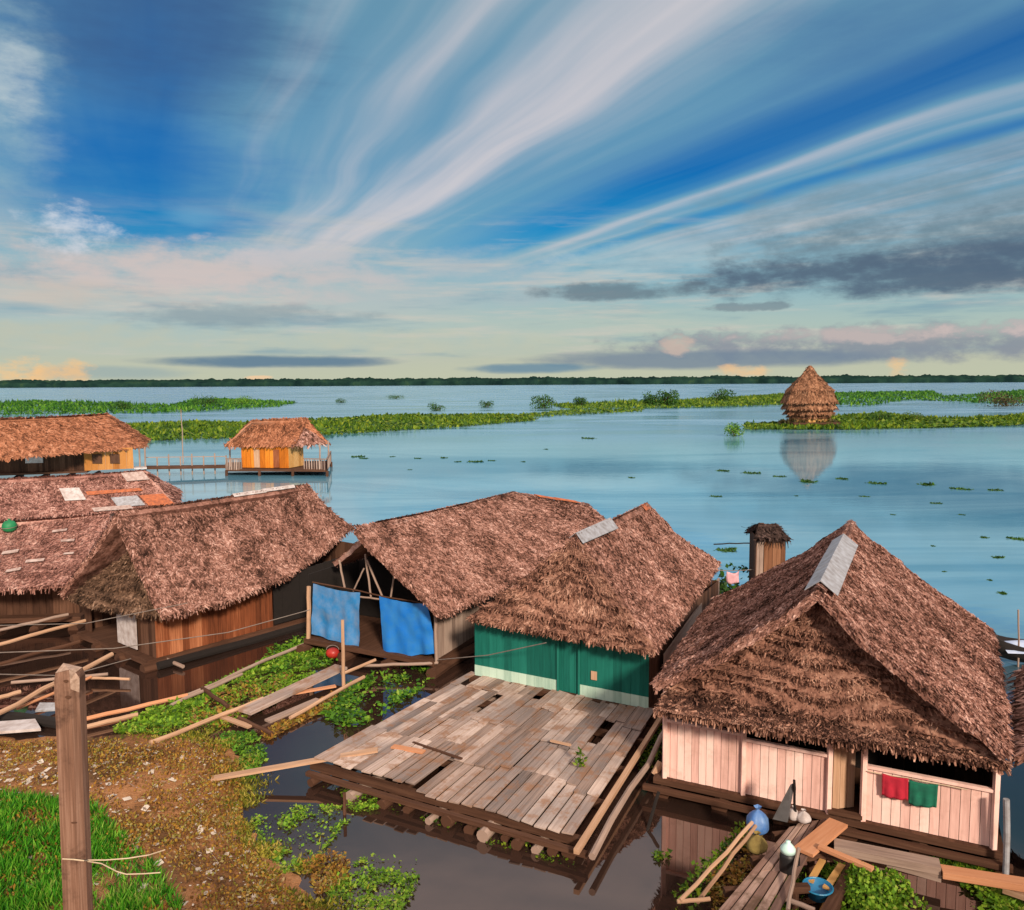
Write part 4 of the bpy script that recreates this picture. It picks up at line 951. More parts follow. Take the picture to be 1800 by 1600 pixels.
# right edge: neighbour's roof and a moored boat
def right_edge():
    EL, EL2 = P(1782, 1330, 1.9), P(1786, 1215, 1.9); d2 = (EL2 - EL).normalized(); sdv = V((d2.y, -d2.x, 0))
    RF, RB = EL + sdv * 2.4 + V((0, 0, 2.0)), EL2 + sdv * 2.4 + V((0, 0, 2.0)) + d2 * 1.5
    EL2 = EL2 + d2 * 1.2
    c = EL + sdv * 2.4; H = thing('thatched_house', 'neighbouring thatched house cut off by the right edge', 'house', V((c.x, c.y, 0)), 'thatched houses on the water')
    thatch_part('roof', [Slope([RB, RF], [EL2, EL], .08, .07, seed=120), Slope([RF, RB], [RF + sdv * 2.4 - V((0, 0, 2)), RB + sdv * 2.4 - V((0, 0, 2))], .08, .07, seed=121)], M['thatch'], H, .14, 150, .24, .06, .05, (('bot', 'left', 'right'), ('bot',)), .5)
    a = EL + sdv * .35 + d2 * .1; L = (EL2 - EL).length
    for p, q in ((a + d2 * L, a), (a, a + sdv * 4), (a + sdv * 4, a + sdv * 4 + d2 * L), (a + sdv * 4 + d2 * L, a + d2 * L)):
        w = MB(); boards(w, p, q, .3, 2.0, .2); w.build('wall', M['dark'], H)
    fl = MB(); slabbox(fl, [a, a + sdv * 4, a + sdv * 4 + d2 * L, a + d2 * L], .15, .3); fl.build('floor', M['brown_wood'], H)
    p = P(1769, 1530, .2); q = PV(1769, 1405, p, p + V((1, -.5, 0)))
    k = MB(); k.path([V((p.x, p.y, -.3)), p.lerp(q, .5) + V((.01, 0, 0)), q], .045, 10); tag(k.build('pipe', M['metal']), 'pale grey upright pipe by the right corner of the pink house', 'pipe')
    # boat
    yb = 21.0; c = P(1800, 1166, 0); H = thing('wooden_boat', 'dark wooden boat with white and blue load at the right edge', 'boat', V((c.x, c.y, 0)))
    hull = MB(); n = 14; ax = V((1, -.12, 0)).normalized(); bx = V((.12, 1, 0)).normalized(); st = c - ax * 1.0; Lb = 5.0
    secs = [(-1, .42), (-.8, .14), (0, -.08), (.8, .14), (1, .42)]
    for i in range(n + 1):
        t = i / n; w_ = .58 * sin(pi * min(1, max(.0, .12 + t * .86))) ** .6; rise = .35 * (2 * t - 1) ** 4
        for sgn, zz in secs: hull.v.append(st + ax * Lb * t + bx * sgn * w_ + V((0, 0, zz + rise + .05)))
    for i in range(n):
        for j in range(4): q = i * 5 + j; hull.face((q, q + 1, q + 6, q + 5))
    o = hull.build('hull', M['dark'], H, True); md = o.modifiers.new('thickness', 'SOLIDIFY'); md.thickness = .05
    cv = MB()
    for i in range(7):
        t = i / 6
        for j in range(7): s = j / 6; cv.v.append(st + ax * (.35 + 1.9 * t) + bx * (s - .5) * 1.0 + V((0, 0, .42 + .2 * sin(pi * s) * sin(pi * (t * .8 + .15)) + .06 * noise.noise(V((i, j, 3))))))
    for i in range(6):
        for j in range(6): q = i * 7 + j; cv.face((q, q + 1, q + 8, q + 7))
    cv.build('cover_sheet', plain('pale_blue_cloth', (.55, .62, .78), .8, (.3, .4, .62), 3), H, True)
    for t in (.45, .65):
        s = MB(); s.bar(st + ax * Lb * t - bx * .5 + V((0, 0, .4)), st + ax * Lb * t + bx * .5 + V((0, 0, .4)), .2, .04); s.build('thwart', M['grey_wood'], H)
    p = P(1791, 1172, 0); k = MB(); k.tube(V((p.x, p.y, -.4)), PY(1790, 1072, p.y), .025, seg=6); tag(k.build('mooring_pole', M['grey_wood']), 'thin upright mooring pole in front of the boat', 'pole')
right_edge()

# ------------------------------------------------------------------ timber platform
def platform():
    PZ = .37
    a, b, c, e = P(548, 1340, PZ), P(838, 1178, PZ), P(1152, 1252, PZ), P(1008, 1470, PZ)
    m = a.lerp(c, .5); H = thing('timber_platform', 'wide weathered plank platform floating on logs before the green house', 'platform', V((m.x, m.y, 0)))
    pt = lambda s, t: a.lerp(e, s).lerp(b.lerp(c, s), t)     # s across, t away from the viewer
    mb = MB(); W = (e - a).length; n = 23
    for row, (t0, t1) in enumerate(((-.0, .29), (.24, .57), (.51, .82), (.77, .985))):
        for k in range(n):
            s0, s1 = k / n, (k + 1) / n; sh = (.035 if (k // 7 + row) % 2 else 0) + rnd.uniform(-.012, .012)
            ta, tb = t0 + sh * (row > 0), t1 + sh * (row < 3) + (.0 if row < 3 else rnd.uniform(-.04, .03))
            if row == 0: ta += rnd.uniform(-.006, .012)
            if rnd.random() < (.14 if row == 3 else .012): continue
            zz = (.085 if (row == 0 and k < 10) else 0) + .02 * ((k // 5 + row) % 2) + .012 * row + rnd.uniform(0, .012); tl = rnd.uniform(-.01, .01)
            g = .002 + (.0012 if row == 0 else 0)
            pts = [pt(s0 + g, ta), pt(s1 - g, ta), pt(s1 - g, tb), pt(s0 + g, tb)]; lo, hi = V((0, 0, zz - .025)), V((0, 0, zz))
            zt_ = [V((0, 0, tl)), V((0, 0, -tl)), V((0, 0, -tl + rnd.uniform(-.008, .008))), V((0, 0, tl))]
            mb.hexa([p + lo + q for p, q in zip(pts, zt_)] + [p + hi + q for p, q in zip(pts, zt_)])
    mb.build('deck', M['deck'], H)
    for t in (.02, .25, .5, .75, .97):
        k = MB(); k.bar(pt(-.02, t) - V((0, 0, .12)), pt(1.03, t) - V((0, 0, .12)), .12, .13); k.build('beam', M['brown_wood'], H)
    # rail poles on the right and front edges
    k = MB(); k.bar(pt(1.03, -.06) + V((0, 0, -.04)), pt(1.04, .96) + V((0, 0, .02)), .09, .08); k.build('edge_pole', M['tan_wood'], H)
    k = MB(); k.tube(pt(1.075, -.05) + V((0, 0, -.08)), pt(1.09, .98), .06, .05); k.build('edge_pole', M['grey_wood'], H)
    k = MB(); k.bar(pt(.0, -.022) - V((0, 0, .16)), pt(1.05, -.022) - V((0, 0, .17)), .10, .08); k.build('edge_pole', M['brown_wood'], H)
    ss = [.03, .2, .33, .42, .52, .58, .66, .72, .78, .83, .89, .94, .985]
    for i, s in enumerate(ss):
        k = MB(); r = rnd.uniform(.06, .12); o = rnd.uniform(-.05, .0)
        k.tube(pt(s, -.055 - o) + V((0, 0, -.29 + rnd.uniform(-.03, .03))), pt(s + rnd.uniform(-.02, .02), .95) + V((0, 0, -.31)), r, r * .85, 10); k.build('float_log', M['grey_wood'] if i % 3 == 1 else M['brown_wood'], H)
    # loose boards on the deck
    def loose(x0, y0, x1, y1, w, mat, label, z=.49):
        k = MB(); k.bar(P(x0, y0, z), P(x1, y1, z + .02), w, .03); tag(k.build('plank', M[mat]), label, 'plank', 'loose planks')
    loose(726, 1305, 812, 1334, .05, 'brown_wood', 'thin dark strip standing in for a shaded crack across the middle of the platform')  # dark strip laid in as the shade of a deck crack
    loose(690, 1312, 745, 1322, .14, 'orange_plank', 'short orange-tan board left of the dark strip on the platform', .485)
    loose(968, 1302, 1003, 1310, .06, 'tan_wood', 'short pale batten near the right of the platform')
    # plank from the bank up to the platform
    k = MB(); k.bar(P(372, 1369, .18), P(664, 1318, .52), .16, .045); tag(k.build('gangplank', M['tan_wood']), 'long pale plank reaching from the bank onto the platform', 'plank', 'loose planks')
    # weed growing through the deck
    mb = MB(); q = P(1020, 1348, .42)
    for _ in range(46):
        h = rnd.uniform(0, .34); leaf(mb, q + V((rnd.gauss(0, .04), rnd.gauss(0, .04), h)), rdir(.4), rdir(.4), .11, .05)
    st = thing('weed_plant', 'single small green weed growing up through the platform boards', 'plant', q); mb.build('leaves', M['leaf_olive'], st)
    s = MB(); s.tube(q, q + V((0, 0, .34)), .008, seg=5); s.build('stem', M['leaf_olive'], st)
    # stakes
    p = P(606, 1432, 0); k = MB(); k.tube(V((p.x, p.y, -.3)) , V((p.x, p.y, .4)), .03, seg=6); tag(k.build('stake', M['brown_wood']), 'dark stake standing in the water at the left corner of the platform', 'stake')
    p = P(1140, 1462, 0); k = MB(); k.tube(V((p.x - .05, p.y, -.1)), P(1158, 1392, .5), .03, seg=6); tag(k.build('stake', M['dark']), 'dark leaning stick in the water between platform and pink house', 'stake')
    p = P(604, 1218, 0); k = MB(); k.tube(V((p.x, p.y, -.3)), PY(602, 1090, p.y), .045, .04, seg=8); tag(k.build('stake', M['tan_wood']), 'upright pale pole before the faded blue tarpaulin', 'stake')
platform()

# ------------------------------------------------------------------ walkway, clutter at lower right
def walkway():
    q0, q1 = P(1385, 1455, .42), P(1452, 1442, .42); f0, f1 = P(1225, 1640, .5), P(1352, 1640, .5)
    m = q0.lerp(f1, .5); H = thing('walkway', 'worn plank walkway leading from the bottom edge to the pink door', 'walkway', V((m.x, m.y, 0)))
    mb = MB(); n = 5
    for k in range(n):
        for t0, t1 in ((0, .52), (.515, 1.02)):
            s0, s1 = k / n, (k + 1) / n; pt = lambda s, t: f0.lerp(f1, s).lerp(q0.lerp(q1, s), t); e = rnd.uniform(-.02, .02); z = V((0, 0, rnd.uniform(-.01, .012)))
            pts = [pt(s0 + .02, t0 + e), pt(s1 - .02, t0 + e), pt(s1 - .02, t1 + e), pt(s0 + .02, t1 + e)]; mb.hexa([p + z - V((0, 0, .04)) for p in pts] + [p + z for p in pts])
    mb.build('deck', M['walk_wood'], H)
    for t in (.1, .4, .7, .97):
        k = MB(); p, q = f0.lerp(q0, t), f1.lerp(q1, t); k.bar(p - V((.2, 0, .1)), q + V((.2, 0, -.1)), .1, .1); k.build('bearer', M['brown_wood'], H)
        for r in (p, q):
            s = MB(); s.tube(V((r.x, r.y, -.4)), V((r.x, r.y, r.z - .05)), .06); s.build('pile', M['brown_wood'], H)
    # slender rail on its left side
    k = MB(); k.tube(P(1195, 1583, .62), P(1322, 1446, .8), .03, seg=7); k.tube(P(1226, 1586, .5), P(1328, 1452, .7), .03, seg=7); k.build('rail', M['tan_wood'], H)
    k = MB(); k.tube(P(1190, 1585, .6), P(1248, 1580, .6), .028, seg=7); k.build('rail', M['tan_wood'], H)
walkway()
def plank(name, x0, y0, z0, x1, y1, z1, w, th, mat, label, cat='plank', group='loose planks'):
    k = MB(); k.bar(P(x0, y0, z0), P(x1, y1, z1), w, th); return tag(k.build(name, M[mat]), label, cat, group)
def polething(x0, y0, z0, x1, y1, z1, r, mat, label, group='loose poles', name='pole', r2=None):
    k = MB(); k.tube(P(x0, y0, z0), P(x1, y1, z1), r, r2, 8); return tag(k.build(name, M[mat]), label, 'pole', group)
plank('plank', 1412, 1498, .5, 1474, 1446, .47, .30, .05, 'orange_plank', 'broad orange plank laid up to the pink doorway')
plank('plank', 1466, 1487, .38, 1652, 1524, .36, .26, .12, 'grey_wood', 'thick grey beam lying before the right pink wall')
plank('plank', 1560, 1513, .26, 1655, 1540, .24, .2, .1, 'grey_wood', 'lower grey board tucked below the thick beam')
plank('plank', 1655, 1532, .34, 1830, 1560, .34, .22, .1, 'orange_plank', 'pinkish beam running off the right edge')
plank('plank', 1764, 1561, .2, 1830, 1584, .2, .16, .08, 'tan_wood', 'pale board end at the right edge below the pinkish beam')
plank('plank', 1440, 1488, .55, 1534, 1528, .55, .1, .05, 'orange_plank', 'narrow reddish board crossing below the broad orange plank')
plank('plank', 1500, 1528, .25, 1452, 1612, .25, .17, .12, 'brown_wood', 'dark reddish beam beside the lime bush')
plank('plank', 1480, 1520, .3, 1452, 1562, .3, .1, .03, 'yellow_wood', 'yellow board beside the blue basin')
plank('plank', 1446, 1512, .32, 1424, 1550, .32, .09, .03, 'yellow_wood', 'short yellow board left of the other yellow board')
polething(1376, 1578, .4, 1432, 1600, .38, .035, 'grey_wood', 'grey stick lying left of the blue basin')
polething(1150, 1362, .3, 1162, 1340, .5, .07, 'tan_wood', 'short pale log beside the left corner of the pink house')
polething(1385, 1600, .5, 1404, 1492, .75, .028, 'grey_wood', 'grey slanting stick right of the dark jug')
polething(1396, 1372, 1.25, 1398, 1440, .42, .022, 'dark', 'thin dark upright stick behind the leaning grey board')

def clutter():
    k = MB(); p = [P(1358, 1440, .45), P(1384, 1446, .45), P(1396, 1378, 1.15), P(1388, 1382, 1.15)]; off = V((.03, .05, 0))
    k.hexa([p[0], p[1], p[1] + off, p[0] + off, p[3] , p[2], p[2] + off, p[3] + off]); tag(k.build('board', plain('slate_board', (.12, .115, .12), .7)), 'dark grey board leaning by the walkway before the pink wall', 'board')
    def blobmesh(c, sx, sy, sz, name, mat, label, cat, seed, n=14):
        mb = MB(); c = V(c)
        for j in range(n + 1):
            th = pi * j / n
            for i in range(n):
                ph = 2 * pi * i / n; d = V((sin(th) * cos(ph), sin(th) * sin(ph), cos(th))); r = 1 + .35 * noise.noise(d * 1.8 + V((seed, 0, 0))) + .12 * noise.noise(d * 5 + V((seed, 3, 0)))
                mb.v.append(c + V((d.x * sx * r, d.y * sy * r, (d.z * .5 + .5) * sz * r)))
        for j in range(n):
            for i in range(n): i2 = (i + 1) % n; mb.face((j * n + i, (j + 1) * n + i, (j + 1) * n + i2, j * n + i2))
        return tag(mb.build(name, mat, smooth=True), label, cat)
    def bag(px, py, z, r, h, name, mat, label, cat, seed):
        """tied sack: folds gathered to a neck"""
        c = P(px, py, z); mb = MB(); n, m = 22, 14
        prof = [(0, .0), (.75, .02), (1, .14), (1.02, .34), (.92, .52), (.7, .68), (.42, .8), (.16, .87), (.12, .9), (.3, .97), (.36, 1.0)]
        for j, (rr, zz) in enumerate(prof):
            for i in range(n):
                a = 2 * pi * i / n; q = rr * (1 + .1 * sin(a * 5 + seed) * min(1, zz * 2) + .15 * noise.noise(V((cos(a), sin(a), zz * 3 + seed)))); mb.v.append(c + V((cos(a) * r * q, sin(a) * r * q, zz * h)))
        for j in range(len(prof) - 1):
            for i in range(n): i2 = (i + 1) % n; mb.face((j * n + i, j * n + i2, (j + 1) * n + i2, (j + 1) * n + i))
        return tag(mb.build(name, mat, smooth=True), label, cat)
    bag(1331, 1462, .42, .17, .42, 'bag', plain('blue_plastic', (.05, .15, .42), .5, (.14, .26, .48), 7, 0, .5), 'bright blue plastic bag beside the leaning grey board', 'bag', 1)
    bag(1412, 1444, .44, .11, .2, 'bag', M['white'], 'lumpy white bag lying before the pink wall', 'bag', 4); bag(1394, 1440, .44, .09, .22, 'bag', M['white'], 'smaller white bag touching the lumpy one', 'bag', 7)
    bag(1330, 1496, .36, .15, .30, 'sack', plain('tan_sack', (.32, .24, .07), .9, (.16, .11, .03), 6), 'tan sack below the blue bag on the walkway side', 'sack', 9)
    # jug: white shoulder, dark body
    c = P(1384, 1532, .45); H = thing('jug', 'black jug with pale mint lid standing on the walkway', 'jug', c)
    def lathe(prof, cc, n=18):
        mb = MB()
        for r, z in prof:
            for i in range(n): a = 2 * pi * i / n; mb.v.append(cc + V((cos(a) * r, sin(a) * r, z)))
        for j in range(len(prof) - 1):
            for i in range(n): i2 = (i + 1) % n; mb.face((j * n + i, j * n + i2, (j + 1) * n + i2, (j + 1) * n + i))
        return mb
    lathe([(0, 0), (.1, 0), (.115, .03), (.115, .24), (.1, .3), (0, .305)], c).build('body', M['black'], H, True)
    lathe([(0, .3), (.108, .302), (.108, .36), (.06, .42), (.035, .44), (.035, .47), (0, .475)], c).build('lid', plain('mint_plastic', (.55, .8, .75), .4, (.5, .7, .68)), H, True)
    k = MB(); k.path([c + V((.1, 0, .24)), c + V((.17, 0, .22)), c + V((.17, 0, .1)), c + V((.11, 0, .06))], .014, 7); k.build('handle', M['black'], H)
    c = P(1437, 1577, .18); H = thing('basin', 'round blue plastic basin near the bottom edge', 'basin', c)
    lathe([(0, .0), (.13, .0), (.19, .15), (.21, .16), (.2, .17), (.18, .155), (.12, .02), (0, .018)], c, 24).build('bowl', plain('basin_blue', (.01, .17, .36), .4, (.01, .12, .28), 4), H, True)
    k = MB(); k.path([c + V((cos(a) * .205, sin(a) * .205, .165)) for a in [2 * pi * i / 24 for i in range(25)]], .012, 6); k.build('rim', plain('basin_rim', (.02, .24, .45), .4), H)
    # laundry on the pink wall
    a, b, bk, d = HA['a'], HA['b'], HA['back'], HA['d']
    def cloth(pts, mat, label, off):
        p = [PV(x, y, a, b) - bk * off for x, y in pts]; mb = MB(); n, m = 14, 10
        for j in range(m + 1):
            for i in range(n + 1):
                q = p[0].lerp(p[1], i / n).lerp(p[3].lerp(p[2], i / n), j / m); mb.v.append(q - bk * (.02 * sin(i * 1.1 + off * 40) * (j / m) + .012 * noise.noise(V((i * .6, j * .5, off * 9)))) - V((0, 0, .02 * sin(i / n * pi))))
        for j in range(m):
            for i in range(n): q = j * (n + 1) + i; mb.face((q, q + 1, q + n + 2, q + n + 1))
        o = mb.build('hanging_cloth', mat, smooth=True); md = o.modifiers.new('thickness', 'SOLIDIFY'); md.thickness = .012; tag(o, label, 'cloth')
    cloth([(1551, 1355), (1597, 1364), (1596, 1402), (1550, 1393)], plain('red_cloth', (.50, .015, .04), .9, (.36, .01, .03), 5), 'red cloth hung on the pink wall', .09)
    cloth([(1598, 1366), (1649, 1374), (1646, 1414), (1597, 1408)], plain('green_cloth', (.005, .16, .09), .9, (.004, .09, .06), 5), 'dark green cloth hung on the pink wall beside the red one', .1)
    l0, l1 = PV(1525, 1352, a, b) - bk * .085, PV(1700, 1384, a, b) - bk * .085; k = MB(); k.tube(l0, l1, .008, seg=5, sag=-.0); tag(k.build('clothesline', M['rope']), 'line along the pink wall carrying the red and green cloths', 'clothesline')
    # red ball-shaped buoy near the tarps
    c = P(585, 1153, .12); mb = MB(); n = 14
    for j in range(n + 1):
        for i in range(n): th, ph = pi * j / n, 2 * pi * i / n; mb.v.append(c + V((sin(th) * cos(ph) * .19, sin(th) * sin(ph) * .16, cos(th) * .15 + .08)))
    for j in range(n):
        for i in range(n): i2 = (i + 1) % n; mb.face((j * n + i, (j + 1) * n + i, (j + 1) * n + i2, j * n + i2))
    H = thing('bucket', 'small red plastic tub on the water under the faded tarpaulin', 'tub', c); mb.build('body', plain('red_plastic', (.48, .03, .02), .4), H, True)
    k = MB(); k.path([c + V((cos(t) * .17, 0, .18 + sin(t) * .12)) for t in [pi * i / 8 for i in range(9)]], .012, 6); k.build('handle', M['cable'], H)
    # green bundle on the leftmost roof
    c2 = sE.at(.5, .10) + V((0, 0, .02)); H = thing('bundle', 'round green tied bundle lying on the leftmost roof', 'bundle', c2)
    lathe([(r_ * .72, z_ * .72) for r_, z_ in ((0, 0), (.16, .01), (.27, .10), (.31, .24), (.28, .38), (.18, .49), (.06, .53), (.05, .57), (.08, .6), (0, .6))], c2, 20).build('body', plain('bundle_green', (.01, .25, .09), .6, (.006, .14, .05), 4), H, True)
    k = MB(); k.path([c2 + V((cos(t) * .223, sin(t) * .223, .18 + .035 * sin(t))) for t in [2 * pi * i / 20 for i in range(21)]], .01, 6); k.build('cord', M['cable'], H)
clutter()

# ------------------------------------------------------------------ left: poles, rafts, mud clutter
for a in [(-20, 1262, .3, 197, 1150, .5, .06, 'tan_wood', 'long pale pole passing behind the fence post'), (-20, 1232, .3, 36, 1216, .3, .05, 'tan_wood', 'short pale pole end at the left edge'),
          (-20, 1138, .5, 150, 1091, .6, .05, 'tan_wood', 'tan pole under the leftmost house, the lower of two'), (-20, 1112, .5, 120, 1080, .6, .045, 'grey_wood', 'grey pole under the leftmost house, the upper of two'),
          (160, 1192, .15, 228, 1194, .15, .035, 'tan_wood', 'thin pale stick floating right of the fence post'), (222, 1128, .3, 322, 1172, .1, .05, 'grey_wood', 'grey stick slanting down before the brown house'),
          (150, 1264, .1, 330, 1222, .12, .05, 'orange_plank', 'reddish pole along the near edge of the weed raft'), (150, 1278, .1, 242, 1256, .1, .05, 'tan_wood', 'pale pole lying between bank and weed raft'),
          (330, 1222, .12, 545, 1128, .15, .045, 'grey_wood', 'long grey pole along the far edge of the weed raft'), (264, 1306, .15, 462, 1228, .2, .05, 'tan_wood', 'slim tan pole from the bank across the yellow weeds'),
          (425, 1185, .15, 300, 1240, .12, .04, 'grey_wood', 'grey pole buried among the green raft weeds'), (510, 1262, .15, 640, 1190, .2, .045, 'tan_wood', 'tan pole right of the broad raft plank'),
          (600, 1185, .3, 660, 1160, .4, .04, 'tan_wood', 'short pole under the dark gap of the tarpaulin house'), (-10, 1255, .1, 105, 1272, .1, .12, 'dark', 'thick dark log by the bank at the left edge'),
          (640, 1170, .3, 770, 1165, .35, .04, 'grey_wood', 'grey pole along the foot of the bright tarpaulin'), (355, 1210, .15, 400, 1242, .12, .05, 'brown_wood', 'dark brown stick among the orange weeds'), (420, 1262, .12, 478, 1290, .1, .05, 'brown_wood', 'dark brown stick at the open end of the raft'),
          (-20, 1172, .3, 140, 1128, .35, .05, 'brown_wood', 'dark brown pole above the long pale pole'), (20, 1200, .2, 190, 1185, .2, .04, 'grey_wood', 'grey stick crossing behind the fence post top'),
          (30, 1246, .15, 160, 1190, .2, .035, 'orange_plank', 'thin reddish stick under the long pale pole')]:
    polething(*a)
plank('plank', 430, 1252, .2, 600, 1172, .28, .42, .06, 'deck', 'broad pinkish plank lying along the weed raft')
plank('plank', 470, 1268, .12, 560, 1230, .14, .2, .05, 'grey_wood', 'grey plank half sunk right of the broad one')
plank('plank', 385, 1258, .1, 440, 1278, .1, .14, .04, 'tan_wood', 'short tan board among the yellow weeds')
plank('plank', 500, 1222, .16, 590, 1206, .16, .12, .04, 'orange_plank', 'reddish board crossing the broad raft plank')
def slabs():
    k = MB(); p = [P(-20, 1292, .12), P(72, 1285, .12), P(62, 1268, .12), P(-20, 1274, .12)]; k.hexa(p + [q + V((0, 0, .06)) for q in p]); tag(k.build('sheet', M['white']), 'white sheet lying at the left edge by the dark log', 'sheet')
    k = MB(); p = [P(62, 1252, .15), P(98, 1250, .15), P(104, 1238, .22), P(70, 1238, .22)]; k.hexa(p + [q + V((0, 0, .04)) for q in p]); tag(k.build('sheet', M['metal']), 'small grey sheet tilted behind the fence post', 'sheet')
slabs()
for pts, r, label in (([(-20, 1148), (200, 1140), (400, 1112), (545, 1072)], .012, 'thin cable sagging past the front of the brown house'), ([(-20, 1185), (120, 1188), (230, 1158)], .012, 'thin cable low over the poles at left'), ([(-20, 1100), (150, 1096), (330, 1060)], .010, 'thin cable before the doorway of the brown house')):
    k = MB(); ys = [16.8 + 1.4 * i for i in range(len(pts))]; k.path([PY(x, y, yy) for (x, y), yy in zip(pts, ys)], r, 5); tag(k.build('cable', M['cable']), label, 'cable', 'cables on the left')
def cable_c():
    k = MB(); a = PY(770, 1160, 20.2); b = PY(960, 1130, 17.4); k.path([a, a.lerp(b, .5) - V((0, 0, .08)), b], .012, 5); tag(k.build('cable', M['cable']), 'thin pale line from the tarpaulin house to the green wall', 'cable')
cable_c()

# ------------------------------------------------------------------ floating weed near the shore and raft vegetation
def weedpatch(pts, n, mat, label, size=.12, h=.12, flat=.5, z=.01, name='water_weeds', clump=0):
    h *= .6; flat = min(.85, flat + .15)
    poly = pxpoly(pts, 0); mb = MB(); size *= .5; n = int(n * 3.2)
    for x, y in scatter(poly, n):
        if noise.noise(V((x * 2.6, y * 2.6, 9))) < -.22 and rnd.random() < .9: continue
        if clump and rnd.random() < .12: pass
        elif clump and noise.noise(V((x * clump, y * clump, 5))) < -.05: continue
        s = size * rnd.choice((.45, .6, .8, 1, 1.3, 1.9)) * rnd.uniform(.8, 1.2); zz = z + rnd.random() * h * max(.2, .6 + noise.noise(V((x * 1.4, y * 1.4, 2))))
        if rnd.random() < flat: leaf(mb, V((x, y, zz)), V((rnd.uniform(-1, 1), rnd.uniform(-1, 1), rnd.uniform(.0, .35))).normalized(), V((rnd.gauss(0, .2), rnd.gauss(0, .2), 1)), s, s * .8)
        else: leaf(mb, V((x, y, max(.0, zz - s * .4))), rdir(.9), rdir(.2), s * 1.2, s * .5)
    tag(mb.build(name, M[mat]), label, None, None, 'stuff')
weedpatch([(195, 1290), (230, 1262), (350, 1215), (470, 1160), (555, 1120), (580, 1150), (480, 1180), (400, 1212), (330, 1255), (290, 1292)], 3200, 'leaf_lime', 'bright green weeds growing along the raft', .13, .2, .5)
weedpatch([(470, 1150), (555, 1112), (600, 1165), (540, 1180), (470, 1190)], 900, 'leaf_green', 'darker weeds under the faded tarpaulin', .14, .3, .5)
weedpatch([(300, 1275), (400, 1212), (520, 1180), (490, 1235), (400, 1280), (340, 1290)], 1300, 'leaf_lime', 'yellow-green weeds filling the raft', .1, .1, .6)
weedpatch([(330, 1255), (400, 1212), (520, 1180), (480, 1240), (400, 1280), (340, 1290)], 600, 'weeds', 'orange and yellow weeds in the middle of the raft', .12, .15, .5)
weedpatch([(440, 1200), (540, 1172), (560, 1190), (470, 1225)], 500, 'leaf_lime', 'yellow-green weeds beside the broad plank', .12, .15, .5)
weedpatch([(460, 1290), (560, 1235), (600, 1215), (590, 1245), (520, 1275), (470, 1305)], 500, 'weeds', 'yellowish weeds at the raft end', .12, .12, .5)
weedpatch([(560, 1255), (620, 1200), (700, 1175), (780, 1170), (740, 1215), (660, 1270), (600, 1285)], 1300, 'leaf_green', 'green water plants between the platform and the tarpaulin house', .16, .28, .6, clump=1.1)
weedpatch([(370, 1290), (450, 1290), (470, 1330), (440, 1380), (420, 1330)], 500, 'leaf_green', 'weeds along the bank by the gangplank', .1, .12, .5)
weedpatch([(440, 1440), (520, 1415), (640, 1420), (600, 1455), (560, 1520), (500, 1540), (460, 1490)], 1300, 'leaf_lime', 'light green floating weeds by the bank', .075, .08, .65, clump=1.6)
weedpatch([(570, 1560), (640, 1505), (730, 1510), (735, 1560), (680, 1640), (590, 1640)], 1300, 'leaf_lime', 'light green floating weeds at the bottom edge', .075, .08, .65, clump=1.6)
weedpatch([(600, 1400), (660, 1405), (665, 1425), (620, 1430)], 220, 'leaf_lime', 'small bright weed tuft at the platform corner', .08, .1, .6)
weedpatch([(560, 1385), (700, 1430), (860, 1485), (1010, 1530), (1010, 1510), (860, 1462), (700, 1410), (570, 1372)], 420, 'leaf_olive', 'olive weeds clinging along the platform logs', .08, .1, .6, clump=1.6)
weedpatch([(530, 1520), (600, 1495), (620, 1540), (560, 1580)], 420, 'weeds', 'dry yellow weeds at the water margin', .09, .2, .3)
weedpatch([(1640, 1505), (1760, 1535), (1700, 1545), (1640, 1530)], 420, 'leaf_olive', 'olive weeds between the beams at right', .1, .14, .5)
weedpatch([(1690, 1555), (1780, 1570), (1800, 1610), (1720, 1610)], 520, 'leaf_lime', 'bright weeds at the lower right corner', .13, .18, .55)
weedpatch([(1225, 1375), (1320, 1395), (1330, 1410), (1230, 1390)], 160, 'leaf_olive', 'weeds along the foot of the left pink wall', .09, .16, .4)
weedpatch([(1240, 1560), (1300, 1480), (1345, 1475), (1330, 1530), (1260, 1610)], 420, 'weeds', 'yellow dried plants between the rail and the walkway', .1, .4, .35)
weedpatch([(1130, 1300), (1160, 1270), (1165, 1330), (1120, 1370)], 260, 'leaf_olive', 'weeds in the gap right of the platform', .1, .25, .4)
weedpatch([(1150, 1500), (1180, 1500), (1180, 1512), (1150, 1515)], 60, 'leaf_olive', 'tiny green weed afloat in the dark reflection', .08, .1, .5)
weedpatch([(1340, 1545), (1400, 1545), (1400, 1610), (1330, 1610)], 300, 'leaf_olive', 'green plants right of the walkway at the bottom edge', .1, .35, .3)
weedpatch([(1290, 1600), (1340, 1540), (1400, 1500), (1420, 1560), (1380, 1620), (1290, 1640)], 260, 'leaf_olive', 'rank plants growing between walkway and basin', .12, .45, .25)
weedpatch([(1180, 1585), (1240, 1520), (1310, 1450), (1330, 1470), (1260, 1560), (1200, 1640)], 260, 'leaf_olive', 'straggling plants along the walkway rail', .11, .5, .25)
weedpatch([(1448, 1530), (1480, 1525), (1475, 1560), (1450, 1560)], 140, 'leaf_lime', 'lime weeds between the two yellow boards', .1, .15, .5)
p = P(1545, 1600, .0); mb = bush_mesh(.62, .6, .62, 3600, .07); mb.v = [q + p for q in mb.v]; H = thing('shrub', 'dense lime green bush at the bottom edge below the beams', 'shrub', p); mb.build('crown', M['leaf_lime'], H)
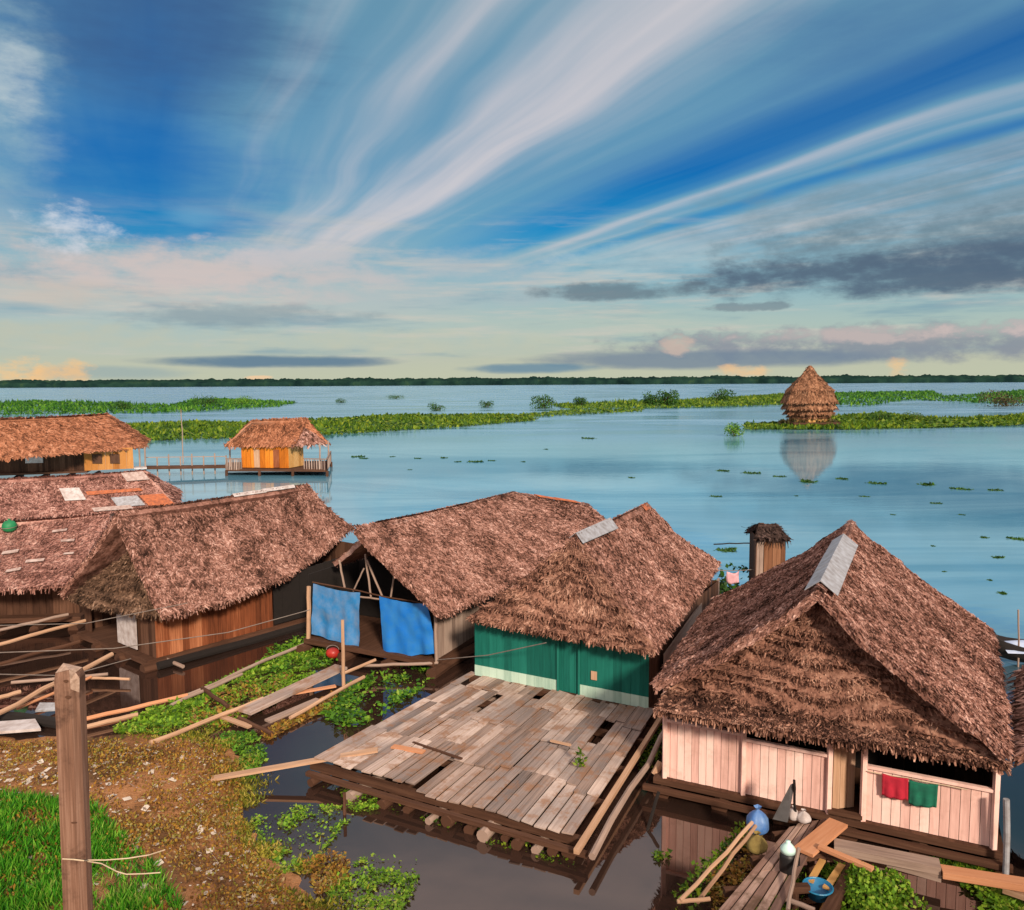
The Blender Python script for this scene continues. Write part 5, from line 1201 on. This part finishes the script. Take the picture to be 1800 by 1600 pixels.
k = MB(); [k.tube(p + V((rnd.uniform(-.2, .2), rnd.uniform(-.2, .2), -.05)), p + V((rnd.uniform(-.4, .4), rnd.uniform(-.3, .3), .4)), .012, seg=5) for _ in range(6)]; k.build('stem', M['brown_wood'], H)

# ------------------------------------------------------------------ bank cover: grass, weeds, litter
def bank_cover():
    gp = [(-40, 1412), (60, 1398), (170, 1402), (215, 1440), (262, 1478), (310, 1540), (325, 1640), (-40, 1640)]
    poly = [tuple(P(a, b, .6)[:2]) for a, b in gp]; mb = MB()
    for x, y in scatter(poly, 24000):
        q = V((x * 1.1, y * 1.1, 4)); edge = min(1, max(0, (shore_dist(x, y) - 3.0) / 1.2))
        if noise.noise(q) + .5 * noise.noise(q * 3) < -.32 + .25 * (1 - edge) and rnd.random() < .85: continue
        z = bank_z(x, y); L = rnd.uniform(.08, .26) * (1 + .5 * noise.noise(V((x * 2, y * 2, 0)))); d = V((rnd.gauss(0, .55), rnd.gauss(0, .55), 1)).normalized(); a = rnd.uniform(0, pi)
        leaf(mb, V((x, y, z - .01)), d, V((cos(a), sin(a), .2)), L, rnd.uniform(.012, .03))
    tag(mb.build('grass', M['grass']), 'patch of bright green grass on the bank', None, None, 'stuff')
    full = [(-40, 1300), (380, 1296), (425, 1340), (425, 1420), (440, 1480), (520, 1560), (580, 1640), (-40, 1640)]
    poly2 = [tuple(P(a, b, .2)[:2]) for a, b in full]; mb = MB(); lt = MB()
    for x, y in scatter(poly2, 42000):
        d = shore_dist(x, y)
        if d < -.15: continue
        k = .8 * noise.noise(V((x * .45, y * .45, 8))) + .7 * noise.noise(V((x * 1.7, y * 1.7, 2))) + .7 * math.exp(-max(d, 0) / 1.0) - .28
        if k < rnd.uniform(-.5, .5): continue
        z = bank_z(x, y); s = rnd.uniform(.025, .075)
        leaf(mb, V((x, y, z + rnd.uniform(0, .1))), rdir(.5), rdir(.4), s, s * .6)
    sg = MB(); pts = SHORE[3:14]
    for _ in range(9000):
        k = rnd.randrange(len(pts) - 1); t_ = rnd.random(); x = pts[k][0] + (pts[k + 1][0] - pts[k][0]) * t_ + rnd.gauss(0, .22); y = pts[k][1] + (pts[k + 1][1] - pts[k][1]) * t_ + rnd.gauss(0, .22)
        if noise.noise(V((x * 1.5, y * 1.5, 12))) < -.12: continue
        d = V((rnd.gauss(0, .7), rnd.gauss(0, .7), .8)).normalized(); a = rnd.uniform(0, pi); leaf(sg, V((x, y, max(-.01, bank_z(x, y)))), d, V((cos(a), sin(a), .2)), rnd.uniform(.04, .15), rnd.uniform(.015, .035))
    tag(sg.build('shore_grass', M['shore']), 'olive grass fringing the bank at the waterline', None, None, 'stuff')
    tag(mb.build('bank_weeds', M['weeds']), 'low orange and yellow weeds covering the brown bank', None, None, 'stuff')
    # twigs and dead stalks lying about
    tw = MB()
    for x, y in scatter(poly2, 150):
        if shore_dist(x, y) < .2: continue
        z = bank_z(x, y) + .012; a = rnd.uniform(0, pi); L = rnd.uniform(.06, .3); dv = V((cos(a), sin(a), 0)); p0, p1 = V((x, y, z)), V((x, y, 0)) + dv * L
        p1.z = bank_z(p1.x, p1.y) + .02; tw.path([p0, p0.lerp(p1, .5) + V((rnd.uniform(-.02, .02), rnd.uniform(-.02, .02), .015)), p1], rnd.uniform(.003, .008), 5)
    tag(tw.build('debris', M['grey_wood']), 'twigs and dead stalks strewn over the bank', None, None, 'stuff')
    for x, y in scatter(poly2, 750):
        if shore_dist(x, y) < .1: continue
        z = bank_z(x, y) + .01; s = rnd.choice((.012, .016, .022, .03, .055)) * rnd.uniform(.8, 1.3); a = rnd.uniform(0, pi); e = V((cos(a), sin(a), rnd.uniform(-.2, .3))) * s; f = V((-sin(a), cos(a), rnd.uniform(-.2, .3))) * s * .7; p = V((x, y, z + .01))
        lt.quad(p - e - f, p + e - f, p + e + f, p - e + f)
    tag(lt.build('litter', M['litter']), 'pale scraps of litter scattered over the bank', None, None, 'stuff')
bank_cover()

# ------------------------------------------------------------------ fence post in the foreground
def fence_post():
    y = 4.0; k = y / F
    tl, tr = PY(103, 1172, y), PY(141, 1172, y); bx = PY(138, 1600, y); c = tl.lerp(tr, .5)
    w = (tr - tl).length * 1.0; zb = bank_z(c.x, y) - .3; zt = tl.z
    H = thing('fence_post', 'weathered square wooden post with a chamfered top in the foreground', 'post', V((c.x, y, zb)))
    lean = (bx.x - c.x) / (c.z - bx.z)
    hw, hd = w * .5, .045; ang = radians(0)
    mb = MB(); secs = [zb, zb + .8, zb + 1.2, zt - .34, zt - .13, zt - .055]
    prof = [(-hw, -hd), (hw * .52, -hd), (hw, -hd * .3), (hw, hd), (-hw, hd)]
    n = len(prof); pz = []
    for si, z in enumerate(secs):
        sx = lean * (zt - z)
        for (x, yy) in prof:
            j = .003 * noise.noise(V((x * 30, yy * 30, z * 6))); mb.v.append(V((c.x + sx + x + j, y + yy + j, z)))
    top = len(mb.v)
    tops = [(-hw * .94, -hd * .8, -.022), (hw * .35, -hd * .8, -.004), (hw * .62, -hd * .2, -.03), (hw * .8, hd * .9, -.02), (-hw * .94, hd * .9, .004)]
    for x, yy, dz in tops: mb.v.append(V((c.x + x, y + yy, zt + dz)))
    for s in range(len(secs)):
        for i in range(n):
            i2 = (i + 1) % n; u = secs[s] if s < len(secs) else zt; z1 = secs[s + 1] if s + 1 < len(secs) else zt
            o = i * .11; mb.face((s * n + i, s * n + i2, (s + 1) * n + i2, (s + 1) * n + i), [(u, o), (u, o + .1), (z1, o + .1), (z1, o)])
    mb.face(list(range(top, top + n)), [(0, .3 * i) for i in range(n)])
    eg = MB(); up_ = V((0, 0, .002)); tv = [mb.v[top + i] for i in range(n)]; i0 = len(eg.v)
    eg.v += [q_ + V((0, -.002, .002)) for q_ in tv]; eg.face(list(range(n)))
    l0 = (len(secs) - 1) * n; eg.v += [mb.v[l0 + 1] + V((.001, -.003, .0)), mb.v[l0 + 2] + V((.003, -.002, 0)), tv[2] + V((.003, -.002, .001)), tv[1] + V((0, -.003, .001))]; eg.face((n, n + 1, n + 2, n + 3))
    l1 = l0 - n; eg.v += [mb.v[l1 + 1] + V((.001, -.003, .03)), mb.v[l1 + 2] + V((.003, -.002, 0.0)), mb.v[l0 + 2] + V((.003, -.002, 0)), mb.v[l0 + 1] + V((.001, -.003, 0))]; eg.face((n + 4, n + 5, n + 6, n + 7))
    eg.build('cut_top', plain('cut_wood', (.50, .35, .27), .9, (.26, .16, .11), 40), H)
    m = wood_mat('post_wood', (.035, .018, .012), (.20, .105, .07), (.42, .26, .19), 2.2, 85, .9, (.05, .025, .018), .75)
    mb.build('shaft', m, H)
    for (px, py, ww, hh) in ((116, 1197, .026, .02), (120, 1225, .030, .022), (130, 1446, .03, .012)):
        p = PY(px, py, y - hd - .005); k2 = MB(); nn = 12
        for d_ in (0, 1):
            for i in range(nn): a = 2 * pi * i / nn; k2.v.append(p + V((cos(a) * ww / 2, -.002 * d_, sin(a) * hh / 2 * (1 if sin(a) < 0 else .6))))
        k2.face([nn + i for i in range(nn)]); [k2.face((i, (i + 1) % nn, nn + (i + 1) % nn, nn + i)) for i in range(nn)]
        k2.build('notch_disc', M['brown_wood'], H)  # dark discs stand in for shaded notches in the front face
    tw = MB(); q = lambda px, py, dy=0: PY(px, py, y + dy)
    tw.path([q(152, 1512), q(185, 1512, .05), q(225, 1509, .1), q(262, 1503, .12), q(290, 1494, .1)], .0032, 6); tw.path([q(152, 1514), q(178, 1518, .05), q(205, 1532, .1), q(222, 1537, .12), q(255, 1536, .12), q(282, 1534, .12)], .0032, 6)
    tw.path([q(110, 1510, -.056), q(130, 1511, -.07), q(147, 1513, -.06), q(162, 1513, .06)], .0035, 6)
    tag(tw.build('twine', M['rope']), 'pale forked twine tied round the fence post', 'twine')
fence_post()
